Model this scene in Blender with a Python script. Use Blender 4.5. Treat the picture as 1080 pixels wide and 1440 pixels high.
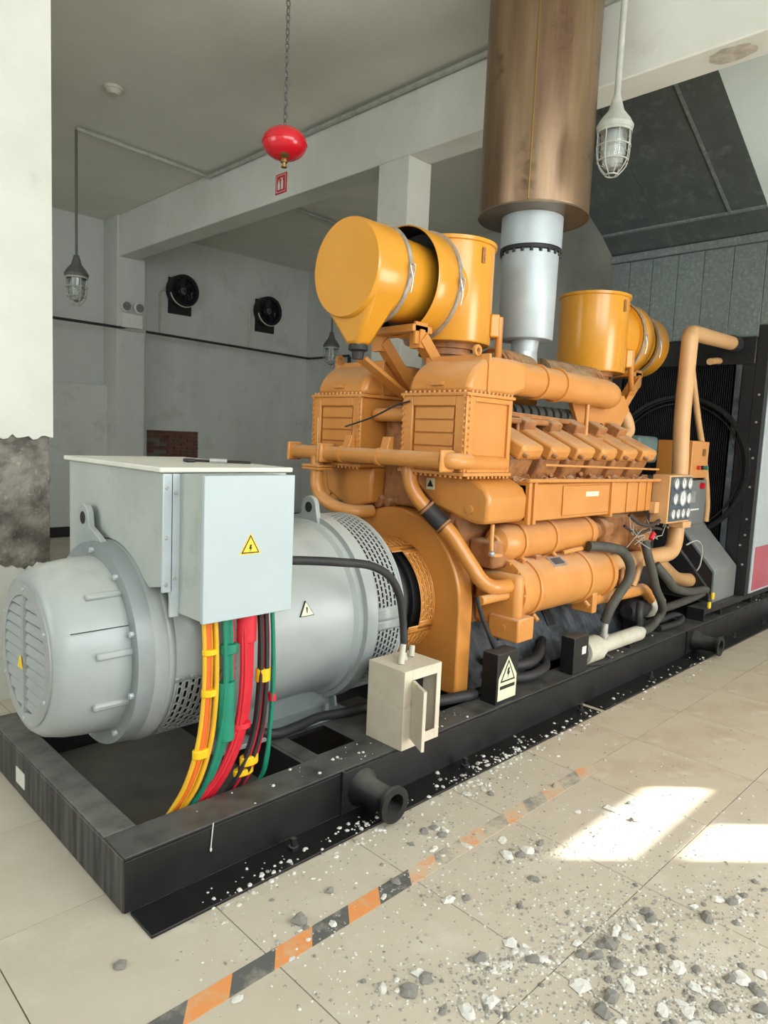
import bpy, math, random
from mathutils import Vector, Matrix, noise
random.seed(7)
S = bpy.context.scene
COL = S.collection
for o in list(bpy.data.objects):
    bpy.data.objects.remove(o)

# ------------------------------------------------------------------ camera
FPX = 977.3
yaw, pitch, roll = math.radians(44.94), math.radians(6.04), math.radians(2.545)
fw = Vector((math.cos(yaw)*math.cos(pitch), math.sin(yaw)*math.cos(pitch), -math.sin(pitch)))
rt = Vector((math.sin(yaw), -math.cos(yaw), 0)); up = rt.cross(fw)
r2 = math.cos(roll)*rt + math.sin(roll)*up
u2 = -math.sin(roll)*rt + math.cos(roll)*up
cam = bpy.data.cameras.new('camera'); camo = bpy.data.objects.new('camera', cam); COL.objects.link(camo)
CAMPOS = Vector((-0.973, -2.124, 1.65))
camo.matrix_world = Matrix(((r2.x, u2.x, -fw.x, CAMPOS.x), (r2.y, u2.y, -fw.y, CAMPOS.y), (r2.z, u2.z, -fw.z, CAMPOS.z), (0, 0, 0, 1)))
cam.sensor_fit = 'VERTICAL'; cam.sensor_height = 36.0; cam.lens = FPX/1440*36.0
cam.clip_start = 0.05
S.camera = camo

# ------------------------------------------------------------------ light
S.view_settings.view_transform = 'Standard'
S.view_settings.look = 'None'
S.view_settings.exposure = 0.0
S.view_settings.gamma = 1.0
S.view_settings.use_curve_mapping = False
w = bpy.data.worlds.new('sky'); S.world = w; w.use_nodes = True
bg = w.node_tree.nodes['Background']; bg.inputs[0].default_value = (0.55, 0.72, 1.0, 1); bg.inputs[1].default_value = 1.0
sun = bpy.data.lights.new('sun', 'SUN'); sun.energy = 38; sun.angle = math.radians(0.55); sun.color = (1, .95, .86)
suno = bpy.data.objects.new('sun', sun); COL.objects.link(suno)
SUND = Vector((-0.74, 0.67, -0.50)).normalized()
suno.rotation_euler = SUND.to_track_quat('-Z', 'Y').to_euler()
WFY = -5.0                                   # inner face of the window wall behind the camera
def area(name, loc, direction, sx, sy, watts, color):
    l = bpy.data.lights.new(name, 'AREA'); l.shape = 'RECTANGLE'; l.size = sx; l.size_y = sy; l.energy = watts; l.color = color
    o = bpy.data.objects.new(name, l); COL.objects.link(o); o.location = loc
    o.rotation_euler = Vector(direction).to_track_quat('-Z', 'Z').to_euler()
    return o
WINS = [(-3.6, -0.9, 1.7, 4.4), (-0.3, 2.7, 1.7, 4.4)]   # frosted windows x0 x1 z0 z1
for i, (a, b, c, d) in enumerate(WINS):
    area('daylight_fill', ((a+b)/2, WFY+.06, (c+d)/2), (0, 1, -0.18), b-a, d-c, (185, 205)[i], (0.93, 0.98, 1.0))
DOORX = (3.2, 5.4, 0.05, 2.4)                # bright doorway low in the same wall
area('daylight_fill', (4.3, WFY+.06, 1.2), (0, 1, 0.0), 2.2, 2.3, 175, (1.0, 0.96, 0.9))
area('daylight_fill', (-4.5, 2.2, 2.4), (1, 0, 0.0), 3.0, 2.4, 110, (0.95, 0.98, 1.0))  # added fill light for the end faces, its window is made up

# ------------------------------------------------------------------ materials
def lin(c):
    return tuple(((v/255)/12.92 if v/255 <= .04045 else ((v/255+.055)/1.055)**2.4) for v in c)
MATS = {}
def mat(name, c1, c2=None, rough=.5, metal=0.0, scale=6.0, stretch=(1, 1, 1), lo=.35, hi=.7, bump=0.0, bscale=40.0, detail=5.0, c3=None, s3=20.0, lo3=.6, hi3=.7, coat=0.0, rvar=0.0, emit=None, spec=None, trans=0.0, dust=None, dustamt=.5):
    m = bpy.data.materials.new(name); m.use_nodes = True
    nt = m.node_tree; N = nt.nodes; L = nt.links
    b = N['Principled BSDF']; b.inputs['Roughness'].default_value = rough; b.inputs['Metallic'].default_value = metal
    if coat: b.inputs['Coat Weight'].default_value = coat; b.inputs['Coat Roughness'].default_value = .15
    if trans: b.inputs['Transmission Weight'].default_value = trans
    if spec is not None: b.inputs['Specular IOR Level'].default_value = spec
    a = lin(c1)+(1,)
    b.inputs['Base Color'].default_value = a
    tc = N.new('ShaderNodeTexCoord'); mp = N.new('ShaderNodeMapping'); mp.inputs['Scale'].default_value = stretch
    L.new(tc.outputs['Object'], mp.inputs[0])
    out = None
    if c2 is not None:
        n = N.new('ShaderNodeTexNoise'); n.inputs['Scale'].default_value = scale; n.inputs['Detail'].default_value = detail; n.inputs['Roughness'].default_value = .6
        L.new(mp.outputs[0], n.inputs['Vector'])
        mr = N.new('ShaderNodeMapRange'); mr.inputs[1].default_value = lo; mr.inputs[2].default_value = hi; L.new(n.outputs['Fac'], mr.inputs[0])
        mx = N.new('ShaderNodeMix'); mx.data_type = 'RGBA'; mx.inputs[6].default_value = a; mx.inputs[7].default_value = lin(c2)+(1,)
        L.new(mr.outputs[0], mx.inputs[0]); out = mx.outputs[2]
        if rvar:
            mr2 = N.new('ShaderNodeMapRange'); mr2.inputs[3].default_value = rough; mr2.inputs[4].default_value = rough+rvar
            L.new(mr.outputs[0], mr2.inputs[0]); L.new(mr2.outputs[0], b.inputs['Roughness'])
    if c3 is not None:
        n3 = N.new('ShaderNodeTexNoise'); n3.inputs['Scale'].default_value = s3; n3.inputs['Detail'].default_value = 8; n3.inputs['Roughness'].default_value = .7
        L.new(tc.outputs['Object'], n3.inputs['Vector'])
        m3 = N.new('ShaderNodeMapRange'); m3.inputs[1].default_value = lo3; m3.inputs[2].default_value = hi3; L.new(n3.outputs['Fac'], m3.inputs[0])
        x3 = N.new('ShaderNodeMix'); x3.data_type = 'RGBA'; x3.inputs[6].default_value = a; x3.inputs[7].default_value = lin(c3)+(1,)
        if out: L.new(out, x3.inputs[6])
        L.new(m3.outputs[0], x3.inputs[0]); out = x3.outputs[2]
    if dust is not None:      # dust that has settled on upward faces
        g = N.new('ShaderNodeNewGeometry'); sp = N.new('ShaderNodeSeparateXYZ'); L.new(g.outputs['Normal'], sp.inputs[0])
        md = N.new('ShaderNodeMapRange'); md.inputs[1].default_value = .35; md.inputs[2].default_value = .95; md.inputs[4].default_value = dustamt; L.new(sp.outputs[2], md.inputs[0])
        nd = N.new('ShaderNodeTexNoise'); nd.inputs['Scale'].default_value = 9; nd.inputs['Detail'].default_value = 6; L.new(tc.outputs['Object'], nd.inputs['Vector'])
        mm = N.new('ShaderNodeMath'); mm.operation = 'MULTIPLY'; L.new(md.outputs[0], mm.inputs[0])
        mn = N.new('ShaderNodeMapRange'); mn.inputs[1].default_value = .3; mn.inputs[2].default_value = .6; mn.inputs[3].default_value = .35; L.new(nd.outputs['Fac'], mn.inputs[0]); L.new(mn.outputs[0], mm.inputs[1])
        xd = N.new('ShaderNodeMix'); xd.data_type = 'RGBA'; xd.inputs[6].default_value = a; xd.inputs[7].default_value = lin(dust)+(1,)
        if out: L.new(out, xd.inputs[6])
        L.new(mm.outputs[0], xd.inputs[0]); out = xd.outputs[2]
    if out: L.new(out, b.inputs['Base Color'])
    if bump:
        nb = N.new('ShaderNodeTexNoise'); nb.inputs['Scale'].default_value = bscale; nb.inputs['Detail'].default_value = 6
        L.new(tc.outputs['Object'], nb.inputs['Vector'])
        bp = N.new('ShaderNodeBump'); bp.inputs['Strength'].default_value = bump; bp.inputs['Distance'].default_value = .02
        L.new(nb.outputs['Fac'], bp.inputs['Height']); L.new(bp.outputs[0], b.inputs['Normal'])
    if emit:
        b.inputs['Emission Color'].default_value = lin(emit[0])+(1,); b.inputs['Emission Strength'].default_value = emit[1]
    MATS[name] = m
    return m
mat('plaster', (222, 224, 216), (206, 208, 198), .85, scale=1.3, bump=.06, bscale=14, c3=(196, 196, 184), s3=3.0, lo3=.6, hi3=.8)
mat('plaster_old', (206, 210, 205), (190, 194, 189), .9, scale=1.1, stretch=(1, 1, .3), bump=.06, bscale=12, c3=(168, 170, 162), s3=2.0, lo3=.55, hi3=.8)
mat('ceiling_plaster', (218, 218, 206), (204, 204, 192), .95, scale=.8, bump=.08, bscale=8)
mat('concrete', (150, 145, 136), (96, 92, 86), .95, scale=6, lo=.4, hi=.62, bump=1.0, bscale=26, c3=(184, 180, 170), s3=30, lo3=.58, hi3=.74)
mat('brick', (120, 78, 64), (84, 62, 56), .95, scale=12, bump=.6, bscale=40, c3=(150, 140, 130), s3=30, lo3=.62, hi3=.7)
mat('mortar', (120, 116, 108), (90, 86, 80), .95, scale=10)
mat('tile', (194, 186, 170), (181, 171, 153), .55, scale=1.6, bump=.05, bscale=60, c3=(204, 198, 186), s3=2.3, lo3=.52, hi3=.72, rvar=.2)
mat('tile_stained', (194, 184, 164), (172, 152, 124), .6, scale=2.2, lo=.45, hi=.75, bump=.05, bscale=60, c3=(214, 210, 200), s3=2.6, lo3=.54, hi3=.74)
mat('grout', (150, 138, 118), (120, 104, 86), .9, scale=6)
mat('orange', (206, 142, 72), (196, 130, 60), .42, scale=4, bump=.03, bscale=30, coat=.15, dust=(210, 176, 142), dustamt=.75)
mat('orange_smooth', (204, 138, 66), (194, 127, 56), .36, scale=3, coat=.25)
mat('orange_dirty', (176, 118, 66), (132, 88, 52), .6, scale=10, bump=.2, bscale=40, c3=(96, 72, 54), s3=14, lo3=.55, hi3=.7, dust=(206, 178, 146), dustamt=.8)
mat('yellow', (216, 150, 44), (208, 142, 36), .3, scale=2, coat=.3)
mat('tan_paint', (208, 164, 114), (198, 152, 102), .45, scale=4)
mat('grey_paint', (160, 167, 167), (148, 155, 155), .38, scale=2.5, coat=.12, dust=(200, 200, 190), dustamt=.5)
mat('grey_dark', (138, 145, 146), (124, 131, 132), .42, scale=4, coat=.1)
mat('grey_cast', (160, 164, 163), (142, 146, 145), .45, scale=5, stretch=(1, 1, .4), bump=.08, bscale=20)
mat('box_grey', (172, 185, 189), (166, 179, 183), .5, scale=2)
mat('box_side', (172, 178, 174), (158, 166, 160), .5, scale=2.2, c3=(148, 158, 150), s3=3.5, lo3=.55, hi3=.7)
mat('lid_grey', (214, 214, 204), (204, 204, 194), .6, scale=4)
mat('galv_strip', (196, 206, 210), (184, 194, 198), .4, .3, scale=8)
mat('black_paint', (17, 18, 20), (26, 27, 29), .42, scale=6, rvar=.15, c3=(52, 52, 54), s3=30, lo3=.62, hi3=.74, dust=(92, 92, 88), dustamt=.85)
mat('black_gloss', (14, 15, 17), (22, 23, 25), .35, scale=6, rvar=.15, c3=(50, 50, 50), s3=26, lo3=.64, hi3=.74)
mat('black_streak', (38, 38, 38), (96, 96, 91), .6, scale=9, stretch=(3, 3, .22), lo=.42, hi=.82, dust=(112, 112, 106), dustamt=.9)
mat('black_matt', (22, 22, 24), (30, 30, 33), .55, scale=6)
mat('radiator_black', (20, 21, 24), (28, 29, 32), .5, scale=5)
mat('sump', (62, 68, 76), (98, 104, 110), .45, scale=7, stretch=(4, 1, 1), lo=.45, hi=.7, c3=(36, 38, 42), s3=6, lo3=.5, hi3=.6)
mat('guard_grey', (122, 126, 126), (110, 114, 114), .35, scale=4, dust=(150, 154, 152), dustamt=.6)
mat('rubber', (34, 34, 36), (46, 46, 48), .6, scale=10)
mat('rubber_grey', (76, 75, 68), (60, 60, 56), .65, scale=10)
mat('steel_burnt', (150, 126, 98), (98, 74, 55), .36, .6, scale=2.2, stretch=(2.4, 2.4, .2), lo=.34, hi=.7, c3=(72, 52, 40), s3=2.6, lo3=.58, hi3=.72)
mat('steel', (196, 204, 208), (180, 188, 192), .34, .45, scale=3)
mat('steel_under', (120, 104, 84), (96, 80, 62), .4, .5, scale=5)
mat('steel_soft', (186, 196, 200), (170, 180, 184), .48, .3, scale=3)
mat('mould', (196, 190, 174), (150, 144, 130), .9, scale=12)
mat('lamp_dark', (96, 98, 92), (80, 82, 76), .6, scale=12)
mat('tape_orange_worn', (214, 158, 116), (196, 182, 158), .7, scale=9, lo=.38, hi=.56)
mat('tape_dark_worn', (132, 132, 126), (190, 180, 160), .7, scale=9, lo=.38, hi=.56)
mat('steel_thread', (200, 200, 196), (160, 160, 158), .4, .6, scale=20)
mat('galv', (128, 138, 136), (116, 126, 124), .5, .45, scale=14, c3=(150, 158, 155), s3=36, lo3=.5, hi3=.66)
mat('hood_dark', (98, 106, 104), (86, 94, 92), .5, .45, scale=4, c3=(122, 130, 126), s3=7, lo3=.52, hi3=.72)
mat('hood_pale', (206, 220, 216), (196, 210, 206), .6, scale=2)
mat('lagging', (168, 138, 102), (128, 100, 72), .9, scale=16, bump=.8, bscale=40)
mat('beige', (214, 204, 186), (200, 188, 168), .6, scale=6, c3=(176, 160, 138), s3=9, lo3=.6, hi3=.72)
mat('white_paint', (226, 226, 220), (214, 214, 206), .5, scale=5)
mat('white_dirty', (204, 202, 188), (180, 176, 160), .55, scale=7)
mat('lamp_grey', (176, 178, 168), (150, 152, 142), .6, scale=12)
mat('glass', (235, 240, 238), None, .05, trans=.9)
mat('floor_shade', (104, 100, 92), (84, 80, 74), .9, scale=3)  # darkened floor tone, shade inside the base frame put into the colour
mat('red', (205, 22, 38), (190, 16, 32), .25, scale=4, coat=.4)
mat('red_print', (200, 40, 50), None, .5)
mat('red_sheet', (176, 66, 84), (188, 96, 110), .35, scale=3)
mat('cable_yellow', (226, 176, 36), (214, 160, 28), .5, scale=8)
mat('cable_orange', (222, 104, 40), None, .5)
mat('cable_green', (18, 132, 104), (14, 116, 92), .5, scale=8)
mat('cable_red', (214, 34, 52), (196, 26, 44), .5, scale=8)
mat('cable_black', (34, 32, 34), (46, 44, 44), .55, scale=8)
mat('tape_yellow', (228, 186, 20), None, .45)
mat('label_yellow', (236, 196, 40), None, .45)
mat('label_pale', (226, 224, 190), None, .5)
mat('ink', (28, 26, 24), None, .6)
mat('dial', (222, 226, 222), None, .35)
mat('panel_blue', (66, 80, 92), (58, 70, 82), .4, scale=10)
mat('tape_orange', (220, 146, 86), (204, 168, 128), .6, scale=14, lo=.48, hi=.7)
mat('tape_dark', (92, 94, 92), (150, 146, 134), .6, scale=14, lo=.5, hi=.72)
mat('chip_grey', (168, 165, 158), (140, 137, 131), .95, scale=18, bump=.6, bscale=60)
mat('chip_white', (216, 215, 208), (198, 196, 188), .9, scale=18)
mat('brass', (150, 120, 70), None, .35, .8)
mat('wire', (60, 50, 44), None, .6)
mat('green_thing', (88, 112, 110), (70, 92, 92), .5, scale=8)

# ------------------------------------------------------------------ mesh builder
class MB:
    def __init__(s): s.v = []; s.f = []
    def add(s, vs, fs):
        n = len(s.v); s.v += [tuple(v) for v in vs]; s.f += [tuple(i+n for i in f) for f in fs]; return s
    def box(s, x0, x1, y0, y1, z0, z1):
        return s.add([(x0, y0, z0), (x1, y0, z0), (x1, y1, z0), (x0, y1, z0), (x0, y0, z1), (x1, y0, z1), (x1, y1, z1), (x0, y1, z1)],
                     [(0, 3, 2, 1), (4, 5, 6, 7), (0, 1, 5, 4), (1, 2, 6, 5), (2, 3, 7, 6), (3, 0, 4, 7)])
    def obox(s, c, u, v, w_, hu, hv, hw):       # oriented box
        c, u, v, w_ = Vector(c), Vector(u).normalized(), Vector(v).normalized(), Vector(w_).normalized()
        P = [c+u*a*hu+v*b*hv+w_*d*hw for d in (-1, 1) for a, b in ((-1, -1), (1, -1), (1, 1), (-1, 1))]
        return s.add(P, [(0, 3, 2, 1), (4, 5, 6, 7), (0, 1, 5, 4), (1, 2, 6, 5), (2, 3, 7, 6), (3, 0, 4, 7)])
    def prism(s, poly, axis, a, b):             # poly: (p,q) in the two other axes, in x,y,z order
        n = len(poly)
        def pt(p, t): return {'x': (t, p[0], p[1]), 'y': (p[0], t, p[1]), 'z': (p[0], p[1], t)}[axis]
        vs = [pt(p, a) for p in poly]+[pt(p, b) for p in poly]
        fs = [tuple(range(n)), tuple(range(2*n-1, n-1, -1))]+[(i, i+n, (i+1) % n+n, (i+1) % n) for i in range(n)]
        return s.add(vs, fs)
    def lathe(s, o, d, prof, n=32, caps=True, a0=0.0, a1=None):   # prof: (t along axis, radius)
        o, d = Vector(o), Vector(d).normalized()
        e = Vector((0, 0, 1)) if abs(d.z) < .9 else Vector((1, 0, 0))
        p = d.cross(e).normalized(); q = p.cross(d)
        full = a1 is None; a1 = 2*math.pi if full else a1
        m = n if full else n+1
        vs = []
        for t, r in prof:
            for i in range(m):
                a = a0+(a1-a0)*i/n
                vs.append(o+d*t+p*(r*math.cos(a))+q*(r*math.sin(a)))
        fs = []
        for k in range(len(prof)-1):
            for i in range(n):
                j = (i+1) % m if full else i+1
                fs.append((k*m+i, k*m+j, (k+1)*m+j, (k+1)*m+i))
        if caps and full:
            if prof[0][1] > 1e-6: fs.append(tuple(range(m-1, -1, -1)))
            if prof[-1][1] > 1e-6: fs.append(tuple(range((len(prof)-1)*m, len(prof)*m)))
        return s.add(vs, fs)
    def cyl(s, p0, p1, r, r1=None, n=24, caps=True):
        p0, p1 = Vector(p0), Vector(p1)
        return s.lathe(p0, p1-p0, [(0, r), ((p1-p0).length, r if r1 is None else r1)], n, caps)
    def ring(s, o, d, r0, r1, t0, t1, n=40):    # hollow ring
        return s.lathe(o, d, [(t0, r0), (t0, r1), (t1, r1), (t1, r0), (t0, r0)], n, False)
    def tube(s, pts, r, n=12, k=6, smooth=True, rs=None):
        P = [Vector(p) for p in pts]
        if smooth and len(P) > 2:
            Q = []
            for i in range(len(P)-1):
                a, b, c, d = P[max(i-1, 0)], P[i], P[i+1], P[min(i+2, len(P)-1)]
                for j in range(k):
                    t = j/k
                    Q.append(.5*((2*b)+(c-a)*t+(2*a-5*b+4*c-d)*t*t+(3*b-a-3*c+d)*t**3))
            Q.append(P[-1]); P = Q
        m = len(P); vs = []
        T = (P[1]-P[0]).normalized()
        e = Vector((0, 0, 1)) if abs(T.z) < .9 else Vector((1, 0, 0))
        U = T.cross(e).normalized()
        for i in range(m):
            T = (P[min(i+1, m-1)]-P[max(i-1, 0)]).normalized()
            U = (U-T*U.dot(T)).normalized(); V = T.cross(U)
            rr = r if rs is None else rs[0]+(rs[1]-rs[0])*i/(m-1)
            for q in range(n):
                a = 2*math.pi*q/n; vs.append(P[i]+U*rr*math.cos(a)+V*rr*math.sin(a))
        fs = [(i*n+q, i*n+(q+1) % n, (i+1)*n+(q+1) % n, (i+1)*n+q) for i in range(m-1) for q in range(n)]
        fs += [tuple(range(n-1, -1, -1)), tuple(range((m-1)*n, m*n))]
        return s.add(vs, fs)
    def ell(s, c, rx, ry, rz, n=20, m=12):
        vs = [(c[0], c[1], c[2]-rz)]; fs = []
        for i in range(1, m):
            b = -math.pi/2+math.pi*i/m
            for j in range(n):
                a = 2*math.pi*j/n; vs.append((c[0]+rx*math.cos(b)*math.cos(a), c[1]+ry*math.cos(b)*math.sin(a), c[2]+rz*math.sin(b)))
        vs.append((c[0], c[1], c[2]+rz)); T = len(vs)-1
        for j in range(n):
            fs.append((0, 1+(j+1) % n, 1+j)); fs.append((T, T-n+j, T-n+(j+1) % n))
        for i in range(m-2):
            for j in range(n):
                a = 1+i*n+j; b = 1+i*n+(j+1) % n; fs.append((a, b, b+n, a+n))
        return s.add(vs, fs)
    def perf(s, x0, x1, Yc, Zc, R, rows, cells, a0, a1, sx=.5, sa=.72, margin=.012):   # perforated band of a drum around an X axis, slots run round it
        dx = (x1-x0-2*margin)/rows
        def P(x, a): return (x, Yc+R*math.cos(a), Zc+R*math.sin(a))
        for r in range(rows):
            xa = x0+margin+r*dx; xb = xa+dx; hx0 = xa+dx*(1-sx)/2; hx1 = xb-dx*(1-sx)/2
            da = (a1-a0)/cells; off = da*.5*(r % 2)
            for c in range(cells):
                A = a0+c*da+off; B = A+da; h0 = A+da*(1-sa)/2; h1 = B-da*(1-sa)/2; hm = (h0+h1)/2
                vs = [P(xa, A), P(xb, A), P(xb, B), P(xa, B), P(hx0, h0), P(hx1, h0), P(hx1, h1), P(hx0, h1)]
                s.add(vs, [(0, 1, 5, 4), (1, 2, 6, 5), (2, 3, 7, 6), (3, 0, 4, 7)])
        n = cells
        for xa, xb in ((x0, x0+margin), (x1-margin, x1)):
            vs = [P(x, a0+(a1-a0)*i/n) for x in (xa, xb) for i in range(n+1)]
            s.add(vs, [(i, i+1, n+2+i, n+1+i) for i in range(n)])
        return s
    def band(s, x0, x1, Yc, Zc, R, a0, a1, n=24):
        vs = [(x, Yc+R*math.cos(a0+(a1-a0)*i/n), Zc+R*math.sin(a0+(a1-a0)*i/n)) for x in (x0, x1) for i in range(n+1)]
        return s.add(vs, [(i, i+1, n+2+i, n+1+i) for i in range(n)])

ORI = {}
def build(name, mb, m, parent=None, bevel=0.0, smooth=True, angle=35, solid=0.0, origin=None):
    me = bpy.data.meshes.new(name)
    o0 = Vector(origin) if origin is not None else (ORI[parent.name] if parent is not None else Vector((0, 0, 0)))
    me.from_pydata([tuple(Vector(v)-o0) for v in mb.v], [], mb.f)
    me.validate(); me.update()
    if smooth:
        me.shade_smooth(); me.set_sharp_from_angle(angle=math.radians(angle))
    me.materials.append(MATS[m])
    o = bpy.data.objects.new(name, me); COL.objects.link(o)
    if parent is not None:
        o.parent = parent; o.location = o0-ORI[parent.name]
    else: o.location = o0
    ORI[o.name] = o0
    if solid:
        md = o.modifiers.new('thickness', 'SOLIDIFY'); md.thickness = solid; md.offset = 0
    if bevel:
        md = o.modifiers.new('edge', 'BEVEL'); md.width = bevel; md.segments = 2; md.limit_method = 'ANGLE'; md.angle_limit = math.radians(40); md.harden_normals = False
    return o
def tag(o, label, cat, group=None):
    o['label'] = label; o['category'] = cat
    if group: o['group'] = group
    return o
def thing(name, loc, label, cat, group=None):
    o = bpy.data.objects.new(name, None); COL.objects.link(o); o.location = loc; o.empty_display_size = .1
    ORI[o.name] = Vector(loc)
    return tag(o, label, cat, group)
def lab(o, l): o['label'] = l; return o
def struct(name, mb, m, parent=None, **k):
    o = build(name, mb, m, parent, **k)
    if parent is None: o['kind'] = 'structure'
    return o
def copy_tree(o, delta, parent=None):
    c = o.copy(); COL.objects.link(c)
    if parent is None: c.location = o.location+Vector(delta)
    else: c.parent = parent
    for ch in [x for x in bpy.data.objects if x.parent == o]: copy_tree(ch, delta, c)
    return c
def stuff(o): o['kind'] = 'stuff'; return o
def bolts(mb, pts, d, r=.006, h=.008, n=6):
    for p in pts: mb.lathe(p, d, [(0, r), (h, r)], n)
    return mb
def lerp(a, b, t): return a+(b-a)*t
def line(p, q, n): return [tuple(lerp(p[i], q[i], (k+.5)/n) for i in range(3)) for k in range(n)]

# ================================================================== ROOM
CZ = 4.68
XL, XR, YB = -4.6, 7.4, 8.5
fl = struct('floor', MB().box(XL, XR, WFY, YB, -.2, -.014), 'grout')
tile_me = {}
TS, TG = .635, .004
def floor_tile(ix, iy, m):
    x0 = 2.80+ix*TS; y0 = -.475+iy*TS
    key = m
    if key not in tile_me:
        o = build('floor_tile', MB().box(TG/2, TS-TG/2, TG/2, TS-TG/2, -.016, 0), m, fl, bevel=.0)
        o.location = (x0, y0, 0); tile_me[key] = o
    else:
        o = tile_me[key].copy(); COL.objects.link(o); o.location = (x0, y0, 0); o.parent = fl
rest = MB()
cnt = 0
for ix in range(-12, 8):
    for iy in range(-5, 15):
        x0, y0 = 2.80+ix*TS, -.475+iy*TS
        if x0 < XL or x0+TS > XR+.3 or y0 < WFY-.1 or y0+TS > YB+.1: continue
        vis = (-1.3 < x0 < 6.9 and -2.4 < y0 < 2.4)
        if vis and cnt < 290:
            floor_tile(ix, iy, 'tile_stained' if (ix in (-1, 0, 1, 2, 3, 4) and iy in (-1, 0)) else 'tile'); cnt += 1
        else:
            rest.box(x0+TG/2, min(x0+TS-TG/2, XR), y0+TG/2, min(y0+TS-TG/2, YB), -.016, 0)
stuff(build('floor_tiling', rest, 'tile', fl))
struct('ceiling', MB().box(XL-.2, XR+.2, WFY-.2, YB+.2, CZ, CZ+.2), 'ceiling_plaster')

# back wall with a hole in the plaster where bricks show
bx0, bx1, bz0, bz1 = 4.22, 5.14, .75, 1.62
wb = struct('wall_back', MB().box(XL, bx0, YB, YB+.2, 0, CZ).box(bx1, XR, YB, YB+.2, 0, CZ).box(bx0, bx1, YB, YB+.2, bz1, CZ).box(bx0, bx1, YB, YB+.2, 0, bz0).box(bx0, bx1, YB+.07, YB+.2, bz0, bz1), 'plaster_old')
build('mortar_bed', MB().box(bx0, bx1, YB+.04, YB+.07, bz0, bz1), 'mortar', wb)
bme = None
bh, bw = .062, .24
row = 0
z = bz0+.005
while z+bh < bz1+.01:
    x = bx0+(.0 if row % 2 else -.12)+.01
    while x < bx1-.02:
        a, b = max(x, bx0+.004), min(x+bw-.012, bx1-.004)
        if b-a > .03 and not (a < bx0+.2 and random.random() < .55):
            j = random.uniform(-.012, .012)
            build('brick', MB().box(a, b, YB+.008+j, YB+.06, z, z+bh-.012), 'brick', wb)
        x += bw
    z += bh; row += 1
build('plaster_ledge', MB().box(1.2, 3.63, YB-.14, YB, 0, 2.26), 'plaster_old', wb, bevel=.01)
build('pilaster', MB().box(3.52, 3.95, 8.03, YB, 0, CZ), 'plaster_old', wb, bevel=.008)
struct('baseboard_back', MB().box(XL, 1.2, YB-.03, YB, 0, .15).box(1.2, 3.52, YB-.17, YB-.14, 0, .15).box(3.95, XR, YB-.03, YB, 0, .15), 'black_matt')
struct('wall_right', MB().box(XR, XR+.2, WFY, YB, 0, CZ), 'plaster_old')
struct('wall_left', MB().box(XL-.2, XL, WFY, YB, 0, CZ), 'plaster')
# front wall (behind the camera) with windows, doorway and the small clear window the sun comes through
SX0, SX1, SZ0, SZm0, SZm1, SZ1 = 6.09, 6.96, 2.45, 2.885, 3.0, 3.145
ops = sorted(list(WINS)+[(DOORX[0], DOORX[1], 0, 2.4), (SX0-.3, 7.36, SZ0-.3, SZ1+.4)])
fwall = MB(); x = XL
for a, b, c, d in ops:
    fwall.box(x, a, WFY-.2, WFY, 0, CZ); fwall.box(a, b, WFY-.2, WFY, d, CZ)
    if c > .01: fwall.box(a, b, WFY-.2, WFY, 0, c)
    x = b
fwall.box(x, XR, WFY-.2, WFY, 0, CZ)
struct('wall_front', fwall, 'plaster')
for i, (a, b, c, d) in enumerate(WINS):
    wdw = struct('window_%d' % (i+1), MB().box(a, b, WFY-.14, WFY-.12, c, d), 'white_paint')
    f = MB().box(a, a+.06, WFY-.12, WFY-.06, c, d).box(b-.06, b, WFY-.12, WFY-.06, c, d).box(a, b, WFY-.12, WFY-.06, c, c+.06).box(a, b, WFY-.12, WFY-.06, d-.06, d).box((a+b)/2-.03, (a+b)/2+.03, WFY-.12, WFY-.06, c, d)
    build('window_frame', f, 'white_paint', wdw)
w4 = MB().box(SX0-.3, SX0, WFY-.008, WFY, SZ0-.3, SZ1+.4).box(SX1, 7.36, WFY-.008, WFY, SZ0-.3, SZ1+.4).box(SX0, SX1, WFY-.008, WFY, SZ1, SZ1+.4).box(SX0, SX1, WFY-.008, WFY, SZ0-.3, SZ0)
w4.box(SX0, SX1, WFY-.008, WFY, SZm0, SZm1).box(SX0+.38, SX1, WFY-.008, WFY, SZ0, SZm0)
struct('window_4', w4, 'white_paint')
struct('door_1', MB().box(DOORX[0], DOORX[1], WFY-.16, WFY-.1, 0, 2.4), 'white_paint')
struct('window_5', MB().box(XL, XL+.02, .7, 3.7, 1.2, 3.6).box(XL, XL+.05, .62, .7, 1.12, 3.68).box(XL, XL+.05, 3.7, 3.78, 1.12, 3.68).box(XL, XL+.05, .7, 3.7, 3.6, 3.68).box(XL, XL+.05, .7, 3.7, 1.12, 1.2), 'white_paint')  # made-up unseen window, added to go with the side fill light

# ceiling beam, columns
struct('ceiling_beam', MB().box(3.55, 3.83, WFY, 8.03, 4.1, CZ), 'plaster', bevel=.01)
struct('ceiling_beam', MB().box(.2, .55, 2.7, YB, 4.1, CZ), 'plaster', bevel=.01)
struct('column', MB().box(3.55, 3.84, 2.27, 2.65, 0, 4.1), 'plaster', bevel=.008)
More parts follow.
